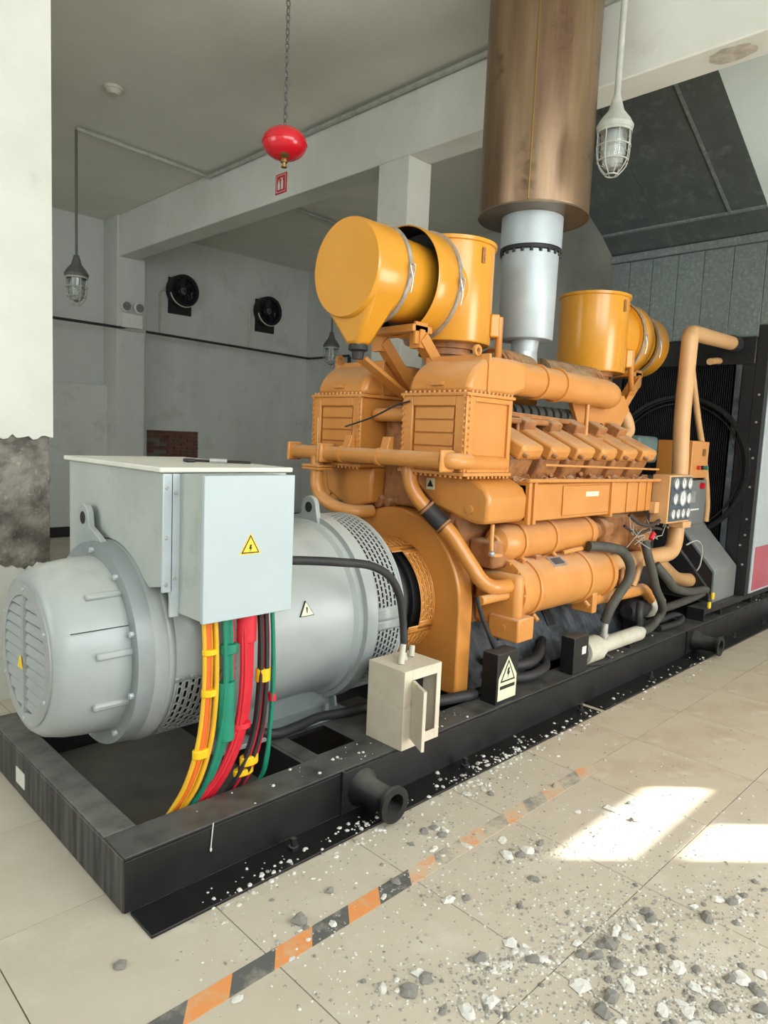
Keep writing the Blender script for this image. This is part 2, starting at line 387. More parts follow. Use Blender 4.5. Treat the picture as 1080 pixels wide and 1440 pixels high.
# near column: concrete core, plaster coat broken away low down
cx0, cx1, cy0, cy1 = -.1, .58, 2.27, 2.75
core = MB()
nx, nz = 46, 70
for (p, q) in (((cx0, cy0+.02), (cx1-.015, cy0+.02)), ((cx1-.015, cy0+.02), (cx1-.015, cy1-.01))):
    vs = []; dx, dy = q[0]-p[0], q[1]-p[1]; l = math.hypot(dx, dy); nrm = Vector((dy/l, -dx/l, 0))
    for k in range(nz+1):
        for i in range(nx+1):
            pt = Vector((p[0]+dx*i/nx, p[1]+dy*i/nx, .55+1.15*k/nz))
            h = noise.fractal(pt*9, 1.0, 2.0, 5)*.014+noise.noise(pt*3)*.012
            if i in (0, nx): h = min(h, 0)*.5
            vs.append(pt+nrm*h)
    core.add(vs, [(k*(nx+1)+i, k*(nx+1)+i+1, (k+1)*(nx+1)+i+1, (k+1)*(nx+1)+i) for k in range(nz) for i in range(nx)])
core.box(cx0+.02, cx1-.03, cy0+.045, cy1-.02, 0, CZ)
colo = struct('column', core, 'concrete', angle=80)
def ragged(x0, x1, zedge, zfar, n, amp):
    p = [(x0, zfar), (x1, zfar)]
    e = [(lerp(x1, x0, i/n), zedge+amp*noise.fractal(Vector((i*.37, zedge*7, 2.1)), 1, 2, 4)) for i in range(n+1)]
    return p+e
pc = MB().prism(ragged(cx0, cx1, 1.565, CZ, 30, .03), 'y', cy0-.005, cy0+.03)
pc.prism(ragged(cx0, cx1, .80, 0, 30, -.04)[::-1], 'y', cy0-.005, cy0+.03)
pc.box(cx1-.03, cx1, cy0+.0301, cy1, 1.56, CZ).box(cx1-.03, cx1, cy0+.0301, cy1, 0, .8).box(cx0, cx0+.03, cy0+.0301, cy1, 0, CZ)
build('plaster_coat', pc, 'plaster', colo)

# ================================================================== BASE FRAME
FT = .213
bf = thing('base_frame', (3.6, .75, 0), 'long black steel base frame lying on the floor under the generator set', 'frame')
def P(name, mb, m, parent=bf, **k): return build(name, mb, m, parent, **k)
fb_ = P('front_beam', MB().box(0, 7.25, 0, .012, .012, FT-.0145).box(.12, 7.25, .154, .166, .012, FT-.0145), 'black_gloss', bevel=.002)
P('top_flange', MB().box(0.0, 7.25, 0, .166, FT-.014, FT), 'black_paint', fb_, bevel=.004)
P('rear_beam', MB().box(.12, 7.25, 1.334, 1.5, .012, FT), 'black_paint', bevel=.006)
P('end_beam', MB().box(0, .12, .0125, 1.5, .004, FT-.0145).box(0, .12, .1665, 1.5, FT-.0145, FT), 'black_streak', bevel=.005)
P('floor_flange', MB().box(.02, 3.0, -.155, 0, 0, .012), 'black_gloss', bevel=.003)
P('floor_flange', MB().box(3.06, 7.25, -.155, 0, 0, .012), 'black_gloss', bevel=.003)
for x in (.965, 4.67): P('stiffener', MB().box(x, x+.012, -.012, 0, .012, FT-.003), 'black_paint')
P('web_plate', MB().box(.98, 4.66, -.006, 0, .012, FT-.016), 'black_paint')
# deck plate with a square hole, then more cross members
P('deck_plate', MB().box(.90, .985, .166, .6, FT-.02, FT-.002).box(1.215, 1.62, .166, .6, FT-.02, FT-.002).box(.985, 1.215, .166, .185, FT-.02, FT-.002).box(.985, 1.215, .42, .6, FT-.02, FT-.002), 'black_paint')
P('cross_beam', MB().box(.88, .90, .166, 1.334, .012, FT-.004), 'black_paint')
for x in (2.2, 3.6, 5.0, 6.6): P('cross_beam', MB().box(x, x+.14, .166, 1.334, .02, FT-.005), 'black_paint')
P('deck_plate', MB().box(2.34, 3.6, .166, 1.334, .1, .12), 'black_matt')
P('deck_plate', MB().box(3.74, 5.0, .166, 1.334, .12, .19), 'black_matt')
P('deck_plate', MB().box(5.14, 6.6, .166, 1.334, .12, .19), 'black_matt')
P('floor_shade_sheet', MB().box(.12, .88, .166, 1.334, .006, .014), 'floor_shade')  # added dark sheet standing in for the shaded floor between the beams
P('floor_shade_sheet', MB().box(.90, 2.2, .166, 1.334, .006, .014), 'black_matt')  # added black sheet, painted shade below the square hole
for X in (1.09, 4.86):
    s = P('pipe_stub', MB().lathe((X, 0, .1), (0, -1, 0), [(0, .085), (.012, .085), (.05, .06), (.15, .058), (.175, .06), (.19, .078), (.212, .08), (.212, .048), (.02, .045)], 40, False), 'black_paint', angle=50)
    lab(s, 'short flanged pipe stub sticking out of the beam')
P('name_plate', MB().box(-.004, 0, .985, 1.09, .055, .125), 'lid_grey')
bl = MB()
for x in (.66, 1.75, 2.9, 3.9, 5.6, 6.4): bl.lathe((x, -.07, .012), (0, 0, 1), [(0, .022), (.014, .022), (.014, .012), (.045, .012)], 8)
stuff(P('anchor_bolts', bl, 'black_paint'))
P('drip_streak', MB().tube([(.335, -.003, FT+.001), (.33, -.004, .17), (.325, -.005, .12)], .0022, 6).ell((.325, -.006, .115), .005, .004, .008, 8, 6), 'chip_white')

# ================================================================== ALTERNATOR
Yc, Zc = .75, .74
al = thing('alternator', (.8, Yc, FT), 'grey cylindrical alternator with louvred end cover and terminal box', 'alternator')
AX = (0, Yc, Zc); DX = (1, 0, 0)
P('fan_cover', MB().lathe(AX, DX, [(-.05, .27), (-.065, .285), (-.06, .31), (-.03, .335), (.03, .352), (.10, .362), (.19, .368), (.22, .368)], 64), 'grey_paint', al, angle=50)
fr = MB()
for a in (math.radians(205), math.radians(172), math.radians(135)):
    c, s_ = math.cos(a), math.sin(a)
    o = Vector((.14, Yc+.362*c, Zc+.362*s_)); n_ = Vector((.0, c, s_)); t_ = Vector((0, -s_, c))
    fr = MB().obox(o+n_*.004, DX, t_, n_, .075, .014, .012)
    P('cover_lug', fr, 'grey_paint', al, bevel=.008)
g = P('grille', MB().ring(AX, DX, .235, .285, -.072, -.05, 64), 'grey_cast', al, angle=50)
P('grille_back', MB().lathe(AX, DX, [(-.045, 0), (-.045, .27)], 40, False), 'black_matt', g)
for k in range(10):
    z = Zc-.203+k*.045
    for s_ in (-1, 1):
        def hh(zz): return math.sqrt(max(.24**2-(zz-Zc)**2, .002))
        ya = [Yc+s_*.012, Yc+s_*hh(z+.018), Yc+s_*hh(z-.014), Yc+s_*.012]
        fr_ = [(-.066, ya[0], z+.013), (-.066, ya[1], z+.013), (-.071, ya[2], z-.014), (-.071, ya[3], z-.014)]
        bk_ = [(x+.006, y, q+.006) for x, y, q in fr_]
        P('slat', MB().add(fr_+bk_, [(0, 3, 2, 1), (4, 5, 6, 7), (0, 1, 5, 4), (1, 2, 6, 5), (2, 3, 7, 6), (3, 0, 4, 7)]), 'grey_paint', g)
P('grille_bar', MB().box(-.08, -.05, Yc-.012, Yc+.012, Zc-.235, Zc+.235), 'grey_cast', g)
stuff(P('grille_screws', bolts(MB(), [(-.072, Yc+.26*math.cos(a), Zc+.26*math.sin(a)) for a in [math.radians(30+60*k) for k in range(6)]], (-1, 0, 0), .008, .006), 'galv_strip', g))
w_ = P('warning_label', MB().prism([(Yc+.03*math.cos(math.radians(90+120*k)), Zc-.035+.034*math.sin(math.radians(90+120*k))) for k in range(3)], 'x', -.088, -.084), 'label_yellow', g)
P('seam', MB().band(-.02, .21, Yc, Zc, .3685, math.radians(156), math.radians(156.6), 2), 'ink', al)
# end flange, frame barrel
P('end_flange', MB().lathe(AX, DX, [(.2, .36), (.2, .425), (.265, .432), (.265, .40)], 72, False), 'grey_dark', al, angle=40)
P('end_bearing_ring', MB().lathe(AX, DX, [(.265, .43), (.315, .44), (.315, .40)], 72, False), 'grey_cast', al, angle=40)
stuff(P('flange_bolts', bolts(MB(), [(.2, Yc+.395*math.cos(a), Zc+.395*math.sin(a)) for a in [math.radians(18+36*k) for k in range(10)]], (-1, 0, 0), .012, .014), 'galv_strip', al))
pf = MB()
pf.perf(.35, .63, Yc, Zc, .437, 9, 13, math.radians(189), math.radians(262), .42, .76, .01)
pf.band(.35, .63, Yc, Zc, .437, math.radians(262), math.radians(552), 60).band(.315, .35, Yc, Zc, .437, 0, 2*math.pi, 72)
P('vent_band', pf, 'grey_paint', al, solid=.003, angle=60)
P('core_dark', MB().lathe(AX, DX, [(.25, .40), (.64, .41), (1.39, .41), (1.4, .465), (1.58, .465), (1.58, .3)], 48), 'black_matt', al)
P('barrel', MB().lathe(AX, DX, [(.63, .405), (.63, .437), (.65, .44), (1.22, .44), (1.28, .452), (1.30, .47), (1.33, .47), (1.335, .495), (1.40, .50), (1.40, .41)], 80, False), 'grey_paint', al, angle=30)
pf = MB()
TP = 2*math.pi
pf.perf(1.40, 1.585, Yc, Zc, .487, 6, 46, math.radians(0), math.radians(172), .5, .78, .012)
pf.band(1.40, 1.585, Yc, Zc, .487, math.radians(172), math.radians(180), 4)
pf.perf(1.40, 1.585, Yc, Zc, .487, 6, 36, math.radians(184), math.radians(320), .5, .78, .012)
pf.band(1.40, 1.585, Yc, Zc, .487, math.radians(180), math.radians(185.5), 4).band(1.40, 1.585, Yc, Zc, .487, math.radians(322), math.radians(360), 16)
P('vent_ring', pf, 'grey_paint', al, solid=.004, angle=60)
P('drive_end_plate', MB().ring(AX, DX, .37, .49, 1.585, 1.60, 72), 'grey_paint', al, angle=40)
# lifting eyes
def eye(X, y0, y1, z0, z1, pr):
    ym = (y0+y1)/2; r = (y1-y0)/2
    out = [(y0, z0), (y1, z0)]+[(ym+r*.72*math.cos(a), z1-r*.72+r*.72*math.sin(a)) for a in [math.pi*k/10 for k in range(11)]]
    return MB().prism(out, 'x', X, X+.028), (X, ym, z1-r*.75)
for X, y0, y1, z0, z1 in ((.225, .84, 1.0, 1.13, 1.31), (1.315, .64, .80, 1.19, 1.335)):
    mb_, c = eye(X, y0, y1, z0, z1, 0)
    e = P('lifting_eye', mb_, 'grey_paint', al, bevel=.004)
    P('eye_hole', MB().lathe((c[0]-.001, c[1], c[2]), DX, [(0, .0), (0, .028), (.03, .028), (.03, 0)], 20, False), 'ink', e)
P('eye_arm', MB().prism([(.72, 1.14), (.84, 1.13), (.86, 1.22), (.80, 1.2), (.73, 1.17)], 'x', .225, .252), 'grey_paint', al, bevel=.004)
# feet
for ys in (1, -1):
    def my(y): return Yc+(y-Yc)*ys
    for X in (1.38, .70):
        P('foot_plate', MB().prism([(my(.52), FT), (my(.60), FT), (my(.60), .45), (my(.575), .47)], 'x', X, X+.014), 'grey_dark', al)
    P('foot_rail', MB().box(.62, 1.42, min(my(.44), my(.62)), max(my(.44), my(.62)), FT, FT+.022).box(.62, 1.42, min(my(.575), my(.59)), max(my(.575), my(.59)), FT+.02, .42), 'grey_dark', al, bevel=.003)
P('foot_bolt', MB().lathe((1.3, .50, FT+.02), (0, 0, 1), [(0, .022), (.016, .022), (.016, .014), (.05, .014)], 6), 'grey_dark', al)
# warning label on the barrel
def tri_on_barrel(X, a, size, R, m, parent, nm):
    c, s_ = math.cos(a), math.sin(a); o = Vector((X, Yc+R*c, Zc+R*s_)); n_ = Vector((0, c, s_)); t_ = Vector((0, s_, -c))*(1 if c < 0 else -1)
    t_ = Vector((0, -s_, c)); t_ = t_ if t_.z > 0 else -t_
    pts = [o+DXv*size*math.cos(math.radians(90+120*k))+t_*size*math.sin(math.radians(90+120*k)) for k in range(3)]
    return P(nm, MB().add([p+n_*.002 for p in pts]+[p-n_*.004 for p in pts], [(0, 1, 2), (5, 4, 3), (0, 3, 4, 1), (1, 4, 5, 2), (2, 5, 3, 0)]), m, parent)
DXv = Vector((1, 0, 0))
tl = tri_on_barrel(1.0, math.radians(166), .047, .4455, 'ink', al, 'warning_label')
tri_on_barrel(1.0, math.radians(166), .041, .4465, 'label_pale', tl, 'label_face')
P('exclamation_mark', MB().box(.998, 1.002, Yc-.438, Yc-.43, .84, .866), 'ink', tl)
# terminal box on the barrel
tb = P('terminal_box', MB().prism([(.30, 1.05), (.30, 1.485), (1.20, 1.485), (1.20, 1.05), (1.10, 1.03)]+[(Yc+.437*math.cos(a), Zc+.437*math.sin(a)) for a in [math.radians(46+88*k/10) for k in range(11)]]+[(.40, 1.03)], 'x', .275, .85), 'box_side', al, bevel=.003, angle=20)
P('lid', MB().box(.255, .87, .28, 1.22, 1.487, 1.507), 'lid_grey', tb, bevel=.005)
P('corner_strip', MB().box(.272, .312, .285, .298, 1.03, 1.483), 'galv_strip', tb, bevel=.002)
fb = P('cable_box', MB().box(.34, .737, .118, .298, .942, 1.484), 'box_side', al, bevel=.003)
P('box_door', MB().box(.335, .742, .098, .118, .938, 1.488), 'box_grey', fb, bevel=.003)
P('mounting_strip', MB().box(.305, .342, .285, .30, .93, 1.483), 'galv_strip', fb, bevel=.002)
sc = MB()
for z in (1.06, 1.24, 1.43): sc.lathe((.286, .285, z), (0, -1, 0), [(0, .008), (.006, .006)], 10)
for z in (1.08, 1.41): sc.lathe((.322, .285, z), (0, -1, 0), [(0, .008), (.006, .006)], 10)
stuff(P('strip_screws', sc, 'steel_thread', fb))
def tri(cx, cz, r): return [(cx+r*math.cos(math.radians(90+120*k)), cz+r*math.sin(math.radians(90+120*k))) for k in range(3)]
BOLT = [(-.1, .5), (.22, .5), (.08, .12), (.28, .12), (-.12, -.55), (-.02, -.1), (-.24, -.1)]
def warn(name, cx, cz, r, Y, parent, face='label_yellow'):
    t = P(name, MB().prism(tri(cx, cz, r*1.08), 'y', Y-.0012, Y), 'label_yellow' if face == 'label_yellow' else 'label_pale', parent)
    P('label_border', MB().prism(tri(cx, cz, r*.92), 'y', Y-.0018, Y-.0012), 'ink', t)
    P('label_face', MB().prism(tri(cx, cz, r*.74), 'y', Y-.0024, Y-.0018), face, t)
    P('lightning_mark', MB().prism([(cx+p*r*.55, cz-.08*r+q*r*.55) for p, q in BOLT], 'y', Y-.003, Y-.0024), 'ink', t)
    return t
warn('warning_label', .536, 1.213, .052, .098, fb)

TP = 2*math.pi
# ================================================================== CABLES from the cable box
def bundle(name, label, tops, bots, mats, r, wraps, cat='cables', bulge=.03, names='cable'):
    t = thing(name, ((tops[0]+tops[1])/2, .2, FT-.1), label, cat)
    n = len(mats); R_ = random.Random(len(label))
    paths = []
    for i, m in enumerate(mats):
        f = (i+.5)/n; jy = R_.uniform(-.018, .018)
        x0 = lerp(tops[0], tops[1], f); x1 = lerp(bots[0], bots[1], f)
        pts = [(x0, .19+jy, .945), (x0+.002, .178+jy, .80), (lerp(x0, x1, .03), .17+jy*1.3, .62), (lerp(x0, x1, .18)+R_.uniform(-.005, .005), .175+jy, .44), (lerp(x0, x1, .55)+R_.uniform(-.005, .005), .19+jy, .29), (x1, .225+jy*.7, .18), (x1-.08, .27, .06), (x1-.13, .33, .02)]
        paths.append(pts)
        P(names, MB().tube(pts, r, 8, 5), m, t)
    for (z, m, hw) in wraps:
        # find bundle extent at height z
        xs = []
        for pts in paths:
            for a, b in zip(pts, pts[1:]):
                if b[2] <= z <= a[2]:
                    k = (a[2]-z)/(a[2]-b[2]); xs.append((lerp(a[0], b[0], k), lerp(a[1], b[1], k)))
        x0 = min(p[0] for p in xs)-r*1.3; x1 = max(p[0] for p in xs)+r*1.3; ys = sorted(p[1] for p in xs); y0, y1 = ys[0]-r*1.3, ys[-1]+r*1.3
        cx_, cy_ = (x0+x1)/2, (y0+y1)/2
        el_ = [(cx_+(x1-x0)/2*1.02*math.cos(a), cy_+(y1-y0)/2*1.02*math.sin(a)) for a in [TP*k/16 for k in range(16)]]
        P('tape_wrap', MB().prism(el_, 'z', z-hw, z+hw), m, t, bevel=.004)
    return t
bundle('cable_bundle', 'yellow and orange cables hanging leftmost below the grey terminal box', (.392, .446), (.285, .345), ['cable_yellow', 'cable_orange', 'cable_orange', 'cable_yellow', 'cable_yellow'], .0095, [(.80, 'tape_yellow', .012), (.64, 'tape_yellow', .014), (.40, 'tape_yellow', .018)])
bundle('cable_bundle', 'green cables in green sleeve hanging between yellow and red cables', (.468, .528), (.37, .42), ['cable_green', 'cable_green', 'cable_green', 'cable_green', 'cable_red'], .0105, [(.80, 'cable_green', .02), (.55, 'cable_green', .12)])
bundle('cable_bundle', 'thick bright red cables hanging below the grey terminal box', (.552, .618), (.375, .48), ['cable_red']*8, .0105, [(.87, 'cable_red', .06), (.47, 'cable_red', .012)])
bundle('cable_bundle', 'black cables with yellow tape hanging below the terminal box', (.645, .69), (.53, .62), ['cable_black', 'cable_black', 'cable_black', 'cable_red', 'cable_black', 'cable_black', 'cable_red'], .0095, [(.66, 'tape_yellow', .028), (.30, 'tape_yellow', .02), (.25, 'tape_yellow', .014)])
bundle('cable_bundle', 'thin pair of green cables hanging rightmost below the terminal box', (.698, .714), (.68, .71), ['cable_green', 'cable_green'], .0085, [(.56, 'cable_red', .018)])
# black cable from the box to the breaker box
tag(build('power_cable', MB().tube([(.72, .19, 1.13), (.85, .13, 1.125), (.98, .07, 1.115), (1.15, .07, 1.085), (1.29, .085, 1.02), (1.38, .10, .92), (1.425, .11, .80), (1.43, .10, .69), (1.43, .10, .63)], .019, 14), 'rubber', origin=(1.43, .1, .63)), 'thick black cable arching from terminal box to beige breaker box', 'cable')
tag(build('power_cable', MB().tube([(.75, .62, .30), (.9, .45, FT+.03), (1.05, .44, FT+.024), (1.22, .46, FT+.024), (1.4, .42, FT+.024), (1.6, .4, FT+.03)], .024, 12), 'rubber', origin=(1.0, .45, FT)), 'thick black cable lying on the base frame beside square hole', 'cable')

# ================================================================== BREAKER BOX
bb = thing('breaker_box', (1.37, .1, FT), 'small beige breaker box with open door on the base frame', 'electrical box')
x0, x1, y0, y1, z0, z1 = 1.30, 1.56, -.03, .20, FT, .59
P('body', MB().box(x0, x1, y1-.012, y1, z0, z1).box(x0, x0+.012, y0, y1-.012, z0, z1).box(x1-.012, x1, y0, y1-.012, z0, z1).box(x0+.012, x1-.012, y0, y1-.012, z0, z0+.012).box(x0+.012, x1-.012, y0, y1-.012, z1-.012, z1), 'beige', bb)
P('face_frame', MB().box(x0, x0+.055, y0-.008, y0, z0, z1).box(x1-.03, x1, y0-.008, y0, z0, z1).box(x0+.055, x1-.03, y0-.008, y0, z0, z0+.05).box(x0+.055, x1-.03, y0-.008, y0, z1-.05, z1), 'beige', bb, bevel=.002)
P('inner_panel', MB().box(x0+.02, x1-.02, y0+.09, y0+.1, z0+.02, z1-.02), 'ink', bb)
hx, hy = x0+.058, y0-.012
dd = Vector((math.cos(math.radians(-117)), math.sin(math.radians(-117)), 0)); dn = Vector((-dd.y, dd.x, 0))
dr = P('door', MB().obox(Vector((hx, hy, (z0+z1)/2+.0))+dd*.075, dd, dn, (0, 0, 1), .075, .008, .14), 'beige', bb, bevel=.002)
P('door_latch', MB().ell(tuple(Vector((hx, hy, .37))+dd*.1+dn*.01), .01, .008, .016, 10, 8), 'ink', dr)
for i, (gx, gy) in enumerate(((1.375, .06), (1.43, .09), (1.50, .11))):
    h = (.09, .05, .05)[i]; lean = (.02, 0, .015)[i]
    P('cable_gland', MB().cyl((gx, gy, z1), (gx+lean, gy+.01, z1+h), .016, .014, 14), 'white_dirty', bb)

# ================================================================== FLYWHEEL HOUSING + ENGINE
en = thing('diesel_engine', (3.2, Yc, FT), 'large orange twelve cylinder engine with two square air boxes', 'engine')
ZF = .715
poly = [(Yc-.53, FT+.02)]+[(Yc+.53*math.cos(a), ZF+.53*math.sin(a)) for a in [math.pi-math.pi*k/40 for k in range(41)]]+[(Yc+.53, FT+.02)]
# housing plate with round opening: built as ring of quads between outline and circle
def plate_with_hole(outline, c, r, xa, xb):
    mb = MB(); n = len(outline); inner = []
    for (y, z) in outline:
        a = math.atan2(z-c[1], y-c[0]); inner.append((c[0]+r*math.cos(a), c[1]+r*math.sin(a)))
    vs = [(xa, *p) for p in outline]+[(xa, *p) for p in inner]+[(xb, *p) for p in outline]+[(xb, *p) for p in inner]
    fs = []
    for i in range(n):
        j = (i+1) % n
        fs += [(i, j, n+j, n+i), (2*n+i, 3*n+i, 3*n+j, 2*n+j), (i, 2*n+i, 2*n+j, j), (n+i, n+j, 3*n+j, 3*n+i)]
    return mb.add(vs, fs)
low = [(Yc+.53-1.06*k/12, FT+.02) for k in range(1, 12)]
fh = P('flywheel_housing', plate_with_hole(poly+low, (Yc, ZF), .33, 2.0, 2.12), 'orange_smooth', en, bevel=.012, angle=30)
gr = MB()
gr.perf(1.80, 2.0, Yc, ZF, .352, 5, 26, math.radians(-60), math.radians(118), .17, .7, .012)
gr.perf(1.88, 2.0, Yc, ZF, .352, 3, 10, math.radians(122), math.radians(196), .17, .7, .012)
gr.perf(1.80, 2.0, Yc, ZF, .352, 5, 13, math.radians(200), math.radians(290), .17, .7, .012)
for a_ in (-60, 118, 122, 196, 200, 290): gr.band(1.88 if a_ in (122, 196) else 1.80, 2.0, Yc, ZF, .3535, math.radians(a_-4), math.radians(a_+4), 4)
P('coupling_guard', gr, 'orange_smooth', fh, solid=.003, angle=60)
P('coupling', MB().lathe((0, Yc, ZF+.01), DX, [(1.56, .30), (1.66, .30), (1.66, .25), (1.72, .25), (1.72, .31), (1.80, .32), (1.80, .28), (1.86, .28), (1.86, .31), (2.05, .31)], 48), 'black_matt', en, angle=30)
P('flywheel', MB().lathe((0, Yc, ZF), DX, [(2.04, .0), (2.04, .34), (2.11, .34)], 48, False), 'black_matt', en)
# crankcase, block and sump
P('crankcase', MB().prism([(.42, .55), (.36, .8), (.34, 1.12), (.5, 1.35), (1.0, 1.35), (1.16, 1.12), (1.14, .8), (1.08, .55)], 'x', 2.13, 4.35), 'orange_dirty', en, bevel=.01)
P('sump', MB().prism([(.24, FT+.01), (.5, .64), (1.0, .64), (1.26, FT+.01)], 'x', 2.16, 4.5), 'sump', en, bevel=.004)
for x in (2.62, 3.2, 3.78):
    P('sump_port', MB().obox((x, .385, .47), (1, 0, 0), (0, .52, .85), (0, -.85, .52), .045, .06, .006), 'black_matt', en, bevel=.02)
P('valley_cover', MB().box(2.2, 4.3, .5, 1.0, 1.35, 1.66), 'orange_dirty', en, bevel=.02)
P('front_gear_case', MB().box(4.35, 4.62, .3, 1.2, .45, 1.45), 'black_matt', en, bevel=.02)

th = math.radians(25)
V_ = Vector((0, -math.cos(th), -math.sin(th))); W_ = Vector((0, -math.sin(th), math.cos(th)))
def mir(v, s): return Vector((v.x, Yc+(v.y-Yc)*s, v.z))
def dirm(v, s): return Vector((v.x, v.y*s, v.z))
for s in (1, -1):
    for i in range(6):
        xc = 2.385+.299*i
        base = mir(Vector((xc, .05, 1.64)), s); v, w2 = dirm(V_, s), dirm(W_, s)
        def L(a, b, c): return base+DXv*a-v*b+w2*c        # b up the bank from the outer end, c above the cover top
        hw = .106
        top = MB()
        prof = [(0, -.075), (.0, -.012), (.018, 0), (.10, 0), (.115, .0), (.31, 0), (.31, -.09), (.02, -.09)]
        vs = [L(sx*hw, b, c) for sx in (-1, 1) for b, c in prof]
        n = len(prof)
        top.add(vs, [tuple(range(n)), tuple(range(2*n-1, n-1, -1))]+[(k, k+n, (k+1) % n+n, (k+1) % n) for k in range(n)])
        cv = P('rocker_cover', top, 'orange', en, bevel=.016)
        P('cover_step', MB().obox(L(-.045, .30, .012), DXv, v, w2, .06, .06, .04), 'orange_dirty', cv, bevel=.012)
        bm = bolts(MB(), [tuple(L(-hw-.002, .06, -.04)), tuple(L(hw*.5, -.002, -.045)), tuple(L(-hw*.5, -.002, -.045))], tuple(-DXv), .014, .02, 8)
        P('cover_knob', MB().cyl(tuple(L(-hw*.75, -.005, -.05)), tuple(L(-hw*.75, -.03, -.045)), .016, .012, 10), 'orange_dirty', cv)
        P('cylinder_head', MB().obox(L(0, .15, -.17), DXv, v, w2, .108, .115, .085), 'orange_dirty', en, bevel=.02)
        P('head_port', MB().lathe(L(0, .06, -.25), -v*-1, [(0, .05), (.06, .045), (.075, .06), (.09, .06)], 14), 'orange_dirty', en)
        if s == 1:
            cl = MB(); R_ = random.Random(i)
            for q in range(7):
                p = L(R_.uniform(-.1, .1), R_.uniform(-.03, .03), -.2-R_.uniform(0, .05)); cl.cyl(p, p+Vector((R_.uniform(-.03, .03), -.03, R_.uniform(-.02, .02))), R_.uniform(.008, .016), None, 8)
            stuff(P('studs', cl, 'orange_dirty', en))
    P('bank_deck', MB().obox(mir(Vector((3.13, .3, 1.42)), s), DXv, dirm(V_, s), dirm(W_, s), .95, .2, .05), 'orange_dirty', en, bevel=.01)
    # long pipes along the heads
    P('fuel_rail', MB().tube([mir(Vector((2.46, .03, 1.54)), s), mir(Vector((3.96, .03, 1.515)), s)], .007, 8, smooth=False), 'orange', en)
    P('head_rail', MB().tube([mir(Vector((2.3, .03, 1.452)), s), mir(Vector((4.0, .03, 1.436)), s)], .011, 8, smooth=False), 'orange', en)
# injection lines in the valley, front pipe
P('valley_pipe', MB().tube([(2.32, .32, 1.98), (2.34, .32, 1.86), (2.42, .32, 1.83), (3.2, .33, 1.81), (3.35, .36, 1.78)], .017, 10), 'orange_dirty', en)
P('valley_pipe', MB().tube([(2.25, .3, 1.79), (3.0, .3, 1.79), (3.02, .34, 1.79)], .018, 10, smooth=False), 'orange_dirty', en)
for x in (2.36, 2.44, 2.56): P('valley_post', MB().cyl((x, .3, 1.66), (x, .3, 1.79), .012), 'orange_dirty', en)
P('pipe_post', MB().cyl((3.30, .26, 1.66), (3.30, .26, 2.0), .014), 'orange', en)
vr = MB()
for k in range(9): vr.lathe((2.62+.09*k, .47, 1.85), DX, [(0, .055), (.03, .06), (.05, .06), (.06, .052)], 16)
P('bellows', vr, 'rubber_grey', en)

